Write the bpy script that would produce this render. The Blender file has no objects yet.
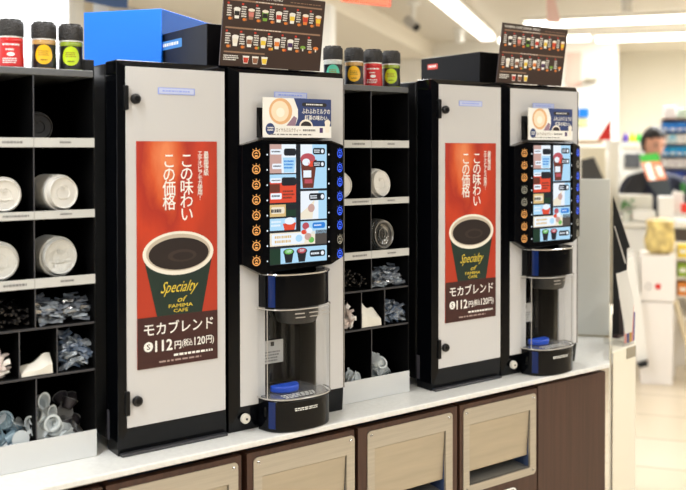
import bpy, bmesh, math, random
from mathutils import Vector, Matrix, noise
from math import sin, cos, pi, radians, tan, atan
S = bpy.context.scene
COL = S.collection
random.seed(7)

# ------------------------------------------------------------------ camera
FPX, PY = 900.0, 166.43
TH, PITCH, ROLL = radians(54.055), radians(.982), radians(-.0538)
CAM = Vector((0, -1.9523, 1.506))
fwd = Vector((cos(TH)*cos(PITCH), sin(TH)*cos(PITCH), -sin(PITCH)))
rgt = Vector((sin(TH), -cos(TH), 0)); upv = rgt.cross(fwd)
rgt, upv = rgt*cos(ROLL)+upv*sin(ROLL), upv*cos(ROLL)-rgt*sin(ROLL)
cd = bpy.data.cameras.new('camera'); cam = bpy.data.objects.new('camera', cd); COL.objects.link(cam)
R3 = Matrix((rgt, upv, -fwd)).transposed()
cam.matrix_world = Matrix.Translation(CAM) @ R3.to_4x4()
cd.sensor_width = 36; cd.lens = FPX/686*36; cd.shift_y = -(245-PY)/686
cd.clip_start = .05; cd.clip_end = 100
cd.dof.use_dof = True; cd.dof.focus_distance = 2.35; cd.dof.aperture_fstop = 2.4
S.camera = cam
S.view_settings.view_transform = 'Standard'; S.view_settings.look = 'None'
S.view_settings.gamma = 1; S.view_settings.use_curve_mapping = False
S.view_settings.exposure = 0.0
S.cycles.max_bounces = 8; S.cycles.transparent_max_bounces = 24
S.cycles.caustics_reflective = False; S.cycles.caustics_refractive = False

# ------------------------------------------------------------------ world
w = bpy.data.worlds.new('world'); S.world = w; w.use_nodes = True
w.node_tree.nodes['Background'].inputs[0].default_value = (1, 1, 1, 1)
w.node_tree.nodes['Background'].inputs[1].default_value = 2.2

def at(px, py, ax, val):
    d = fwd*FPX + rgt*(px-343) - upv*(py-PY)
    return CAM + d*((val-CAM[ax])/d[ax])

# shop grid: u runs 37 degrees from the coffee counter, v to its right
UD = Vector((cos(radians(37)), sin(radians(37)), 0)); VD = Vector((UD.y, -UD.x, 0))
def uv(u, v, z): return Vector((CAM.x, CAM.y, 0)) + UD*u + VD*v + Vector((0, 0, z))
def onu(px, py, u):            # point of the wall plane u=const -> (v, z)
    d = fwd*FPX + rgt*(px-343) - upv*(py-PY)
    k = u/d.dot(UD)
    return d.dot(VD)*k, CAM.z+d.z*k
UVM = Matrix.Translation((CAM.x, CAM.y, 0)) @ Matrix(((UD.x, VD.x, 0, 0), (UD.y, VD.y, 0, 0), (0, 0, 1, 0), (0, 0, 0, 1)))

# area lights (the store's ceiling strips give the same light; see light_strip)
def area(name, loc, rot, sx, sy, p, c=(.965, .985, 1)):
    l = bpy.data.lights.new(name, 'AREA'); l.shape = 'RECTANGLE'; l.size = sx; l.size_y = sy; l.energy = p; l.color = c
    o = bpy.data.objects.new(name, l); COL.objects.link(o); o.location = loc; o.rotation_euler = rot
    return o
STRIPS = [(-3.0, 7.4, -1.17), (-3.0, 7.4, 1.6), (-3.0, 7.4, 4.2)]
for u0, u1, v in STRIPS:
    um = (u0+min(u1, 5))/2
    area('strip_lamp', uv(um, v, 2.5), (0, 0, radians(37)), min(u1, 5)-u0, .14, 104)
area('back_strip_lamp', uv(8.2, 3, 2.5), (0, 0, radians(-53)), 6, .16, 230)

# ------------------------------------------------------------------ materials
def lin(c):
    return tuple(((x/255)/12.92 if x/255 <= .04045 else ((x/255+.055)/1.055)**2.4) for x in c)
MATS = {}
def mat(name, rgb, rough=.5, metal=0, emit=0, spec=.5, coat=0, noise_s=0, noise_a=.1, bump=0, stretch=(1, 1, 1), trans=0, bump_s=None):
    if name in MATS: return MATS[name]
    m = bpy.data.materials.new(name); m.use_nodes = True; nt = m.node_tree
    b = nt.nodes['Principled BSDF']; c = lin(rgb)
    b.inputs['Base Color'].default_value = (*c, 1); b.inputs['Roughness'].default_value = rough
    b.inputs['Metallic'].default_value = metal; b.inputs['Specular IOR Level'].default_value = spec
    b.inputs['Coat Weight'].default_value = coat; b.inputs['Coat Roughness'].default_value = .05
    b.inputs['Transmission Weight'].default_value = trans
    if emit:
        b.inputs['Emission Color'].default_value = (*c, 1); b.inputs['Emission Strength'].default_value = emit
    if noise_s or bump:
        tc = nt.nodes.new('ShaderNodeTexCoord'); mp = nt.nodes.new('ShaderNodeMapping'); mp.inputs['Scale'].default_value = stretch
        nt.links.new(tc.outputs['Object'], mp.inputs[0])
    if noise_s:
        n = nt.nodes.new('ShaderNodeTexNoise'); n.inputs['Scale'].default_value = noise_s; n.inputs['Detail'].default_value = 5
        nt.links.new(mp.outputs[0], n.inputs['Vector'])
        r = nt.nodes.new('ShaderNodeValToRGB'); r.color_ramp.elements[0].position = .3; r.color_ramp.elements[1].position = .7
        r.color_ramp.elements[0].color = (*[max(0, x*(1-noise_a)) for x in c], 1); r.color_ramp.elements[1].color = (*[min(1, x*(1+noise_a)) for x in c], 1)
        nt.links.new(n.outputs['Fac'], r.inputs[0]); nt.links.new(r.outputs[0], b.inputs['Base Color'])
    if bump:
        n2 = nt.nodes.new('ShaderNodeTexNoise'); n2.inputs['Scale'].default_value = bump_s or noise_s or 40
        nt.links.new(mp.outputs[0], n2.inputs['Vector'])
        bp = nt.nodes.new('ShaderNodeBump'); bp.inputs['Strength'].default_value = bump; bp.inputs['Distance'].default_value = .01
        nt.links.new(n2.outputs['Fac'], bp.inputs['Height']); nt.links.new(bp.outputs[0], b.inputs['Normal'])
    MATS[name] = m
    return m
def clear_mat(name, tint, amount=.12, rough=.04, k=.6):
    m = bpy.data.materials.new(name); m.use_nodes = True; nt = m.node_tree; nt.nodes.clear()
    o = nt.nodes.new('ShaderNodeOutputMaterial'); mx = nt.nodes.new('ShaderNodeMixShader')
    t = nt.nodes.new('ShaderNodeBsdfTransparent'); t.inputs[0].default_value = (*tint, 1)
    g = nt.nodes.new('ShaderNodeBsdfGlossy'); g.inputs['Roughness'].default_value = rough
    lw = nt.nodes.new('ShaderNodeLayerWeight'); lw.inputs[0].default_value = .35
    mm = nt.nodes.new('ShaderNodeMath'); mm.operation = 'MULTIPLY_ADD'; mm.inputs[1].default_value = k; mm.inputs[2].default_value = amount
    mm.use_clamp = True
    nt.links.new(lw.outputs['Fresnel'], mm.inputs[0]); nt.links.new(mm.outputs[0], mx.inputs[0])
    nt.links.new(t.outputs[0], mx.inputs[1]); nt.links.new(g.outputs[0], mx.inputs[2]); nt.links.new(mx.outputs[0], o.inputs[0])
    MATS[name] = m
    return m
PANEL = mat('door_panel_grey', (203, 203, 204), .16, spec=.5)
GBLACK = mat('gloss_black', (5, 6, 9), .1, spec=.22)
SBLACK = mat('satin_black', (8, 8, 10), .3, spec=.25)
MBLACK = mat('matt_black', (10, 10, 11), .7)
RACKB = mat('rack_black', (5, 5, 6), .6, spec=.15)
STRIPW = mat('label_strip_white', (196, 197, 194), .45)
PANELW = mat('rack_panel_white', (212, 214, 214), .35)
CHROME = mat('chrome', (205, 205, 205), .15, 1)
STEEL = mat('brushed_steel', (192, 186, 174), .4, .75, noise_s=6, noise_a=.07, stretch=(1, 1, 30))
STEELF = mat('flap_steel', (184, 175, 158), .38, .75, noise_s=5, noise_a=.06, stretch=(1, 1, 12))
WOOD = mat('dark_wood', (70, 45, 35), .42, noise_s=14, noise_a=.22, stretch=(9, 9, .25))
WOODE = mat('wood_edge', (92, 58, 44), .35)
COUNTER = mat('counter_stone', (226, 227, 224), .3, noise_s=90, noise_a=.05)
DARKGAP = mat('dark_recess', (12, 10, 9), .8)
BLUEIN = mat('bin_blue', (62, 80, 118), .5)
CLEAR = clear_mat('clear_plastic', (.97, .975, .98), .004, k=.12)
CLEARL = clear_mat('clear_lid_plastic', (.86, .9, .92), .22, .12)
CLEARW = clear_mat('wrap_plastic', (.72, .78, .84), .38, .22)
WHITE = mat('print_white', (240, 240, 236), .5)
INK = mat('print_black', (22, 20, 20), .5)
LIDW = mat('lid_white', (222, 220, 214), .4)
LIDB = mat('lid_black', (40, 40, 42), .3)

# ------------------------------------------------------------------ mesh builder
WM = {}
class G:
    def __init__(s, *mats): s.v = []; s.f = []; s.m = []; s.mats = list(mats); s.M = Matrix(); s.cur = 0
    def use(s, m):
        if m not in s.mats: s.mats.append(m)
        s.cur = s.mats.index(m); return s
    def add(s, vs, fs):
        k = len(s.v); s.v += [s.M @ Vector(p) for p in vs]
        s.f += [[i+k for i in f] for f in fs]; s.m += [s.cur]*len(fs); return s
    def box(s, x0, x1, y0, y1, z0, z1):
        return s.add([(x0, y0, z0), (x1, y0, z0), (x1, y1, z0), (x0, y1, z0), (x0, y0, z1), (x1, y0, z1), (x1, y1, z1), (x0, y1, z1)],
                     [(0, 3, 2, 1), (4, 5, 6, 7), (0, 1, 5, 4), (1, 2, 6, 5), (2, 3, 7, 6), (3, 0, 4, 7)])
    def prism(s, poly, z0, z1):           # poly: ccw (x,y) seen from +z
        n = len(poly)
        return s.add([(x, y, z0) for x, y in poly]+[(x, y, z1) for x, y in poly],
                     [tuple(range(n))[::-1], tuple(range(n, 2*n))]+[(i, (i+1) % n, n+(i+1) % n, n+i) for i in range(n)])
    def lathe(s, prof, n=32, cap=True, rf=None):      # prof: (r,z) bottom to top
        vs = []; fs = []
        for j, (r, z) in enumerate(prof):
            for i in range(n):
                a = 2*pi*i/n; rr = r*(rf(a, j) if rf else 1)
                vs.append((rr*cos(a), rr*sin(a), z))
        for j in range(len(prof)-1):
            for i in range(n): fs.append((j*n+i, j*n+(i+1) % n, (j+1)*n+(i+1) % n, (j+1)*n+i))
        if cap: fs.append(tuple(range(n))[::-1]); fs.append(tuple(range((len(prof)-1)*n, len(prof)*n)))
        return s.add(vs, fs)
    def tube(s, pts, r, n=8):
        pts = [Vector(p) for p in pts]; vs = []; fs = []
        for j, p in enumerate(pts):
            d = (pts[min(j+1, len(pts)-1)]-pts[max(j-1, 0)]).normalized()
            a = d.orthogonal().normalized() if abs(d.z) > .99 else d.cross(Vector((0, 0, 1))).normalized(); b = d.cross(a)
            rr = r[j] if isinstance(r, (list, tuple)) else r
            for i in range(n): t = 2*pi*i/n; vs.append(p+(a*cos(t)+b*sin(t))*rr)
        for j in range(len(pts)-1):
            for i in range(n): fs.append((j*n+i, j*n+(i+1) % n, (j+1)*n+(i+1) % n, (j+1)*n+i))
        fs.append(tuple(range(n))[::-1]); fs.append(tuple(range((len(pts)-1)*n, len(pts)*n)))
        return s.add(vs, fs)
    def build(s, name, parent=None, bev=0, smooth=True, seg=2):
        inv = WM[parent].inverted() if parent else Matrix()
        me = bpy.data.meshes.new(name); me.from_pydata([tuple(inv @ p) for p in s.v], [], s.f)
        for m in s.mats: me.materials.append(m)
        me.polygons.foreach_set('material_index', s.m)
        bm = bmesh.new(); bm.from_mesh(me); bmesh.ops.recalc_face_normals(bm, faces=bm.faces); bm.to_mesh(me); bm.free()
        if smooth:
            me.shade_smooth(); me.set_sharp_from_angle(angle=.6)
        o = bpy.data.objects.new(name, me); COL.objects.link(o)
        if parent: o.parent = parent
        WM[o] = WM[parent].copy() if parent else Matrix()
        if bev:
            md = o.modifiers.new('bevel', 'BEVEL'); md.width = bev; md.segments = seg; md.limit_method = 'ANGLE'; md.angle_limit = .6
        return o
def thing(name, label, cat, loc=(0, 0, 0), rotz=0, group=None):
    o = bpy.data.objects.new(name, None); COL.objects.link(o); o.empty_display_size = .05
    o.location = loc; o.rotation_euler = (0, 0, rotz); WM[o] = Matrix.Translation(loc) @ Matrix.Rotation(rotz, 4, 'Z')
    return tag(o, label, cat, group)
def tag(o, label, cat, group=None):
    o['label'] = label; o['category'] = cat
    if group: o['group'] = group
    return o
def struct(o): o['kind'] = 'structure'; return o
def copy_tree(o, parent=None):
    c = o.copy(); COL.objects.link(c); c.parent = parent; WM[c] = WM[o].copy()
    for ch in list(o.children): copy_tree(ch, c)
    return c
def origin_to(o, p):                       # give a single-mesh thing its origin at p
    o.data.transform(Matrix.Translation(-Vector(p))); o.location = p; WM[o] = Matrix.Translation(p); return o

# ------------------------------------------------------------------ lettering and flat print
TCACHE = {}
def glyphs(txt, bold=0.0, vertical=False):
    k = (txt, bold, vertical)
    if k in TCACHE: return TCACHE[k]
    cu = bpy.data.curves.new('t', 'FONT'); cu.body = '\n'.join(txt) if vertical else txt; cu.resolution_u = 2
    if vertical: cu.align_x = 'CENTER'; cu.space_line = .82
    o = bpy.data.objects.new('t', cu); COL.objects.link(o); bpy.context.view_layer.update()
    me = o.to_mesh(); vs = [v.co.copy() for v in me.vertices]; fs = [tuple(p.vertices) for p in me.polygons]
    o.to_mesh_clear(); bpy.data.objects.remove(o); bpy.data.curves.remove(cu)
    if not vs: vs = [Vector((0, 0, 0)), Vector((1, 0, 0)), Vector((0, 1, 0))]
    x0 = min(v.x for v in vs); x1 = max(v.x for v in vs); y0 = min(v.y for v in vs); y1 = max(v.y for v in vs)
    r = ([((v.x-x0)/max(x1-x0, 1e-6), 1-(v.y-y0)/max(y1-y0, 1e-6)) for v in vs], fs)
    TCACHE[k] = r
    return r
class Print:
    """flat print on a surface: s to the right, t downwards, both 0..1"""
    def __init__(s, g, O, U, V, lay=.0004, fn=None):
        s.g = g; s.O = Vector(O); s.U = Vector(U); s.V = Vector(V); s.N = s.V.cross(s.U).normalized(); s.lay = lay; s.fn = fn
    def P(s, a, b, l):
        if s.fn: return s.fn(a, b, l*s.lay)
        return s.O+s.U*a+s.V*b+s.N*(l*s.lay)
    def poly(s, pts, m, l=1):
        s.g.use(m).add([s.P(a, b, l) for a, b in pts], [tuple(range(len(pts)))]); return s
    def rect(s, a0, b0, a1, b1, m, l=1): return s.poly([(a0, b0), (a0, b1), (a1, b1), (a1, b0)], m, l)
    def rrect(s, a0, b0, a1, b1, m, l=1, ra=.02, rb=.02):
        pts = []
        for ca, cb, st in ((a1-ra, b0+rb, -pi/2), (a1-ra, b1-rb, 0), (a0+ra, b1-rb, pi/2), (a0+ra, b0+rb, pi)):
            for k in range(5): an = st+pi/2*k/4; pts.append((ca+ra*cos(an), cb+rb*sin(an)))
        return s.poly(pts[::-1], m, l)
    def ell(s, a, b, ra, rb, m, l=1, n=28, a0=0, a1=2*pi):
        if s.fn:                                   # curved surface: narrow upright strips
            k = 20; xs = [-cos(pi*i/k) for i in range(k+1)]
            for i in range(k):
                h0, h1 = (max(0, 1-xs[i]**2)**.5, max(0, 1-xs[i+1]**2)**.5)
                for j in range(4):
                    f0, f1 = -1+j*.5, -.5+j*.5
                    s.poly([(a+ra*xs[i], b+rb*h0*f0), (a+ra*xs[i], b+rb*h0*f1), (a+ra*xs[i+1], b+rb*h1*f1), (a+ra*xs[i+1], b+rb*h1*f0)], m, l)
            return s
        return s.poly([(a+ra*cos(a0+(a1-a0)*k/n), b-rb*sin(a0+(a1-a0)*k/n)) for k in range(n+(a1-a0 < 6.28))], m, l)
    def ring(s, a, b, ra, rb, w, m, l=1, n=24):
        vs = []; fs = []
        for k in range(n):
            an = 2*pi*k/n; vs += [s.P(a+ra*cos(an), b+rb*sin(an), l), s.P(a+ra*(1-w)*cos(an), b+rb*(1-w)*sin(an), l)]
            j = (k+1) % n; fs.append((2*k, 2*k+1, 2*j+1, 2*j))
        s.g.use(m).add(vs, fs); return s
    def text(s, txt, a0, b0, a1, b1, m, l=2, bold=0.0, vert=False, sh=0):
        vs, fs = glyphs(txt, bold, vert)
        h = bold*.5*abs(b1-b0)*(1 if not vert else 1/len(txt)); uu = s.U.length or 1; vv = s.V.length or 1
        hx = h*vv/uu
        for i, (dx, dy) in enumerate(((-hx, 0), (hx, 0), (0, -h), (0, h)) if bold else ((0, 0),)):
            s.g.use(m).add([s.P(a0+(a1-a0)*x+dx+sh*(1-y), b0+(b1-b0)*y+dy, l+i*.2) for x, y in vs], fs)
        return s
    def lines(s, a0, b0, a1, b1, n, m, l=2, seed=0):        # lines of print too small to read
        r = random.Random(seed); h = (b1-b0)/n
        for i in range(n):
            a = a0; end = a1-(a1-a0)*r.uniform(0, .25)
            while a < end:
                w_ = (a1-a0)*r.uniform(.04, .12)
                s.rect(a, b0+h*(i+.15), min(a+w_, end), b0+h*(i+.7), m, l); a += w_+(a1-a0)*.025
        return s

# ================================================================== SETTING
WALLC = mat('wall_cream', (236, 232, 220), .7); WALLW = mat('wall_white', (243, 240, 232), .7)
CEIL = mat('ceiling_warm_grey', (214, 208, 196), .8); FLOORM = None
def floor_mat():
    m = mat('floor_tile', (222, 208, 184), .25, noise_s=2.0, noise_a=.06); nt = m.node_tree
    b = nt.nodes['Principled BSDF']; br = nt.nodes.new('ShaderNodeTexBrick'); tc = nt.nodes.new('ShaderNodeTexCoord')
    br.offset = 0; br.inputs['Scale'].default_value = 1; br.inputs['Mortar Size'].default_value = .006
    br.inputs['Brick Width'].default_value = .45; br.inputs['Row Height'].default_value = .45
    br.inputs['Color1'].default_value = (*lin((226, 212, 190)), 1); br.inputs['Color2'].default_value = (*lin((218, 203, 178)), 1)
    br.inputs['Mortar'].default_value = (*lin((180, 166, 142)), 1)
    nt.links.new(tc.outputs['Object'], br.inputs['Vector']); nt.links.new(br.outputs['Color'], b.inputs['Base Color'])
    return m
def ubox(name, u0, u1, v0, v1, z0, z1, m, parent=None, **k):
    g = G(m); g.M = UVM.copy(); g.box(u0, u1, v0, v1, z0, z1); return g.build(name, parent, **k)
def slab(name, u0, u1, v0, v1, z0, z1, m):
    g = G(m); g.box(u0, u1, v0, v1, z0, z1); o = g.build(name, smooth=False); o.matrix_world = UVM; WM[o] = UVM; return struct(o)
slab('floor', -5, 13, -3.2, 9, -.1, 0, floor_mat())
CZ = 2.6
slab('ceiling', -5, 13, -3.2, 9, CZ, CZ+.1, CEIL)
slab('trim_1', -2, 9.0, -3.2, -1.805, 2.446, CZ, mat('bulkhead_cream', (238, 230, 214), .6))
UB = 9.0
v618, _ = onu(618, 100, UB)
slab('wall_back', UB, UB+.15, -3.2, v618, 0, CZ, WALLW)
slab('wall_recess', 10.6, 10.75, v618-.3, 9, 0, CZ, WALLC)
slab('wall_recess_side', UB+.15, 10.6, v618-.12, v618, 0, CZ, WALLC)
slab('wall_left', 4.95, UB, -3.2, -3.05, 0, CZ, mat('wall_grey_left', (208, 210, 214), .7))
slab('wall_left_sill', -5, 4.95, -3.2, -3.05, 0, .5, WALLW)
DIST = mat('wall_far_beige', (112, 106, 98), .7)
slab('wall_front', -5.1, -5, -3.2, 9, 0, CZ, DIST); slab('wall_right', -5, 13, 9, 9.1, 0, CZ, DIST)
# window of the left wall: frame, glass, bright daylight outside
wf = thing('window_1', 'tall store window letting in daylight at the left', 'window', uv(2, -3.12, .5)); del wf['label']; del wf['category']; struct(wf)
FR = mat('window_frame', (205, 196, 178), .5)
for uu in (-3.2, -1.1, 1.0, 3.0, 4.72): ubox('mullion', uu, uu+.1, -3.18, -3.07, .5, CZ, FR, wf)
ubox('pane', -3.2, 4.8, -3.13, -3.12, .5, CZ, CLEAR, wf)
struct(tag(ubox('ground_outside', -9, 9, -9, -3.25, -.15, -.05, mat('pavement', (190, 190, 186), .8)), '', '')); 
slab('trim_2', 5.5, 5.61, -1.88, -1.77, 0, 2.446, mat('column_white', (244, 243, 238), .6))
LIT = mat('light_strip_glow', (255, 252, 244), .5, emit=4.2)
HOUS = mat('light_housing', (235, 232, 225), .5)
def strip(u0, u1, v0, v1, label):
    g = G(HOUS); g.M = UVM; g.box(u0-.02, u1+.02, v0-.02, v1+.02, CZ-.03, CZ)
    t = thing('ceiling_light_strip', label, 'ceiling light', uv((u0+u1)/2, (v0+v1)/2, CZ-.07), group=None)
    g.build('housing', t, smooth=False)
    ubox('diffuser', u0, u1, v0, v1, CZ-.07, CZ-.03, LIT, t, bev=.01)
strip(-3, 8.4, -1.23, -1.11, 'long glowing ceiling strip running diagonally towards the back over the machines')
strip(-3, 7.4, 1.54, 1.66, 'long glowing ceiling strip above the aisle in front of the machines')
strip(7.55, 7.68, -.75, 6.5, 'nearer of the two glowing ceiling strips crossing the back of the store')
v0, _ = onu(596, 42, 8.75)
strip(8.72, 8.86, v0, 6.5, 'farther glowing ceiling strip just in front of the beige back wall')
strip(8.60, 8.72, -1.1, v0-.05, 'short ceiling strip behind the right hand menu board')

# ================================================================== COUNTER
ctr = G(COUNTER)
cp = [(-.6, -.075), (2.446, -.075), (2.778, .182), (2.778, .62), (-.6, .62)]
ctr.prism(cp, .79, .805); o = ctr.build('countertop', bev=.003)
tag(o, 'long white speckled stone countertop carrying the coffee machines', 'countertop')
for i, (x0, x1, z1) in enumerate([(.34, .724, .77), (.732, 1.071, .77), (1.087, 1.411, .77), (1.424, 1.781, .77), (1.792, 2.118, .77), (2.124, 2.452, .774)]):
    lab = ['brown base cabinet at the left end, mostly below the picture', 'brown bin cabinet with steel flap under the first tall coffee machine',
           'brown bin cabinet with steel flap under the first dispenser with a cup bay', 'brown bin cabinet with steel flap below the middle lid rack',
           'brown bin cabinet with steel flap whose lower opening shows, beside the plain panel', 'plain vertical-grained brown cabinet at the right end of the counter'][i]
    t = thing('base_cabinet', lab, 'cabinet', ((x0+x1)/2, .25, 0), group='cabinets under the counter')
    wood = WOOD
    if i in (0, 5):
        G(wood).box(x0, x1, -.055, -.035, .06, z1).build('door', t, bev=.002)
    else:
        px0 = 1.804-.35*(4-i); px1 = px0+.307; hx0, hx1, hz0, hz1 = px0+.024, px0+.281, .53, .708
        dg = G(wood)
        dg.box(x0, px0+.012, -.055, -.035, .06, z1); dg.box(px1-.012, x1, -.055, -.035, .06, z1)
        dg.box(px0+.012, px1-.012, -.055, -.035, .745, z1); dg.box(px0+.012, px1-.012, -.055, -.035, .06, .519)
        d = dg.build('door', t, smooth=False)
        # rounded steel plate with hole
        pg = G(STEEL); R = .012; outer = []; inner = []
        for cx, cz, st in ((px1-R, .757-R, 0), (px0+R, .757-R, pi/2), (px0+R, .507+R, pi), (px1-R, .507+R, 1.5*pi)):
            for k in range(6):
                a = st+pi/2*k/5; outer.append((cx+R*cos(a), cz+R*sin(a)))
        for cx, cz in ((hx1, hz1), (hx0, hz1), (hx0, hz0), (hx1, hz0)):
            inner += [(cx, cz)]*6
        n = 24; vs = [(x, -.058, z) for x, z in outer]+[(x, -.058, z) for x, z in inner]+[(x, -.0545, z) for x, z in outer]+[(x, -.05, z) for x, z in inner]
        fs = []
        for k in range(n):
            j = (k+1) % n
            fs += [(k, j, n+j, n+k) if inner[k] != inner[j] else (k, j, n+k), (k, 2*n+k, 2*n+j, j)]
            if inner[k] != inner[j]: fs.append((n+k, n+j, 3*n+j, 3*n+k))
        pl = pg.add(vs, fs).build('steel_plate', d, smooth=False)
        for sx in (px0+.013, px1-.013):
            for sz in (.744, .52):
                sg = G(CHROME); sg.M = Matrix.Translation((sx, -.0575, sz)) @ Matrix.Rotation(pi/2, 4, 'X')
                sg.lathe([(.0048, 0), (.0045, .002), (.0025, .0035), (.0006, .0038)], 14).build('screw', d)
        fg = G(STEELF); a = radians(3.5); fg.M = Matrix.Translation(((hx0+hx1)/2, -.053, hz1-.002)) @ Matrix.Rotation(a, 4, 'X')
        hw = (hx1-hx0)/2-.002
        fg.box(-hw, hw, -.0015, .0015, -.139, 0); fg.use(STEELF).box(-hw, hw, 0, .012, -.1385, -.1365); fg.build('flap', d)
        bg = G(BLUEIN)   # chute behind the hole
        bg.add([(hx0, -.05, hz0), (hx1, -.05, hz0), (hx1, -.05, hz1), (hx0, -.05, hz1), (hx0, .16, hz0-.02), (hx1, .16, hz0-.02), (hx1, .16, hz1), (hx0, .16, hz1)],
               [(1, 5, 6, 2), (0, 3, 7, 4), (4, 7, 6, 5), (3, 2, 6, 7)])
        bg.use(STEEL).add([(hx0, -.05, hz0+.001), (hx1, -.05, hz0+.001), (hx1, .05, hz0+.008), (hx0, .05, hz0+.008)], [(0, 1, 2, 3)])
        bg.use(DARKGAP).add([(hx0, .05, hz0+.008), (hx1, .05, hz0+.008), (hx1, .16, hz0-.02), (hx0, .16, hz0-.02)], [(0, 1, 2, 3)])
        bg.build('chute', t, smooth=False)
        hx = px0+.155; hg = G(WHITE)     # recessed pull with white rim
        pts = [];
        for cx, cz, st in ((hx+.05, .47, 0), (hx-.05, .47, pi/2)):
            for k in range(6): an = st+pi/2*k/5; pts.append((cx+.012*cos(an), -.058, cz+.012*sin(an)))
        pts += [(hx-.062, -.058, .43), (hx+.062, -.058, .43), pts[0]]
        hd = hg.tube(pts, .003, 6).build('pull_rim', d)
        G(MBLACK).box(hx-.058, hx+.058, -.0565, -.0555, .434, .476).build('pull_recess', hd)
    cg = G(WOOD); cg.box(x0, x0+.012, -.034, .55, .06, z1); cg.box(x1-.012, x1, -.034, .55, .06, z1); cg.box(x0, x1, -.034, .55, .04, .06); cg.box(x0, x1, .54, .55, .06, z1)
    if 0 < i < 5: pass
    cg.build('carcass', t, smooth=False)
struct(G(DARKGAP).box(-.5, 2.44, -.02, .5, 0, .04).build('baseboard_counter'))
struct(G(DARKGAP).box(-.5, 2.44, -.02, .54, .7745, .79).build('trim_3'))

# ================================================================== LID RACKS
RX0, RX1 = .490, .7495; RY = .05
def make_rack():
    t = thing('lid_rack', 'black compartment rack at the left end, holding lids, sticks and creamers', 'rack', ((RX0+RX1)/2, .2, .805))
    for x in (RX0, RX1-.003): G(RACKB).box(x, x+.003, RY, .42, .805, 1.69).build('side_panel', t)
    G(RACKB).box(RX0, RX1, .415, .42, .805, 1.69).build('back_panel', t)
    G(mat('rack_top_grey', (92, 94, 96), .28)).box(RX0, RX1, RY, .42, 1.674, 1.69).build('top_board', t, bev=.002)
    G(MBLACK).box(.739, .776, .12, .16, 1.69, 1.722).build('corner_block', t, bev=.002)
    for zt, hh in ((1.536, .021), (1.3735, .018), (1.2245, .021)):
        sh = G(RACKB).box(RX0+.003, RX1-.003, RY+.004, .415, zt-.012, zt-.006).build('shelf', t)
        g = G(STRIPW); g.box(RX0+.002, RX1-.001, RY-.002, RY+.003, zt-hh, zt)
        p = Print(g, (RX0+.002, RY-.002, zt), (RX1-RX0, 0, 0), (0, 0, -hh))
        m = mat('strip_print_grey', (120, 120, 120), .6)
        p.lines(.2, .3, .42, .75, 1, m, 1, int(zt*100)); p.lines(.68, .3, .8, .7, 1, m, 1, 5+int(zt*100))
        p.rect(.455, 0, .462, 1, mat('strip_joint', (160, 160, 158)), 1)
        g.build('label_strip', t, smooth=False)
    for zt in (1.116, 1.008): G(RACKB).box(RX0+.003, RX1-.003, RY+.002, .415, zt-.005, zt).use(mat('shelf_dark_grey', (58, 58, 62), .3)).box(RX0+.003, RX1-.003, RY, RY+.002, zt-.005, zt).build('shelf', t, smooth=False)
    DV = mat('divider_grey', (78, 78, 82), .3)
    for x, z0, z1 in ((.611, 1.531, 1.674), (.611, 1.369, 1.514), (.611, 1.22, 1.356), (.612, 1.116, 1.204), (.577, 1.008, 1.111), (.66, 1.008, 1.111), (.613, .81, 1.003)):
        G(RACKB).box(x, x+.002, RY+.0025, .415, z0, z1).use(DV).box(x, x+.002, RY+.001, RY+.0025, z0, z1).build('divider', t, smooth=False)
    G(RACKB).box(RX0+.003, RX1-.003, RY, .415, .806, .81).build('shelf', t)
    G(PANELW).box(RX0, RX1, RY-.003, RY, .806, .867).build('front_panel', t)
    return t
rack = make_rack(); DX = .9385
rack2 = copy_tree(rack); rack2.location.x += DX
rack2['label'] = 'black compartment rack between the two pairs of machines, with lids and sticks'

# ================================================================== COFFEE MACHINE (tall door with poster)
def poster_bg():
    m = bpy.data.materials.new('poster_orange_print'); m.use_nodes = True; nt = m.node_tree; b = nt.nodes['Principled BSDF']
    tc = nt.nodes.new('ShaderNodeTexCoord'); sp = nt.nodes.new('ShaderNodeSeparateXYZ'); nt.links.new(tc.outputs['Generated'], sp.inputs[0])
    n = nt.nodes.new('ShaderNodeTexNoise'); n.inputs['Scale'].default_value = 3.6; n.inputs['Detail'].default_value = 8; nt.links.new(tc.outputs['Generated'], n.inputs['Vector'])
    def mth(op, a, b_, c=None):
        x = nt.nodes.new('ShaderNodeMath'); x.operation = op
        for i, q in enumerate((a, b_, c)):
            if q is None: continue
            if isinstance(q, (int, float)): x.inputs[i].default_value = q
            else: nt.links.new(q, x.inputs[i])
        return x.outputs[0]
    dx = mth('MULTIPLY', mth('SUBTRACT', sp.outputs[0], .33), 1.5); dz = mth('MULTIPLY', mth('SUBTRACT', sp.outputs[2], .95), 1.9)
    d = mth('SQRT', mth('ADD', mth('MULTIPLY', dx, dx), mth('MULTIPLY', dz, dz)), 0)
    d = mth('ADD', d, mth('MULTIPLY', mth('SUBTRACT', n.outputs['Fac'], .5), .9))
    r = nt.nodes.new('ShaderNodeValToRGB'); e = r.color_ramp.elements
    e[0].position = 0; e[0].color = (*lin((226, 132, 84)), 1); e[1].position = 1; e[1].color = (*lin((176, 54, 30)), 1)
    for p, c in ((.28, (206, 84, 40)), (.45, (168, 44, 28)), (.72, (196, 62, 32))): x = e.new(p); x.color = (*lin(c), 1)
    nt.links.new(d, r.inputs[0]); nt.links.new(r.outputs[0], b.inputs['Base Color']); b.inputs['Roughness'].default_value = .35
    return m
POSTER = poster_bg()
BAND = mat('poster_brown_band', (58, 24, 22), .4); CUPG = mat('print_dark_green', (18, 42, 34), .4); COFFEE = mat('print_coffee', (32, 22, 20), .4)
COFF2 = mat('print_coffee_sheen', (52, 40, 36), .4); CUPW = mat('print_cup_white', (232, 228, 216), .5); CUPS = mat('print_cup_shade', (190, 178, 160), .5); GOLD = mat('print_yellow', (222, 196, 60), .5)
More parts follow.
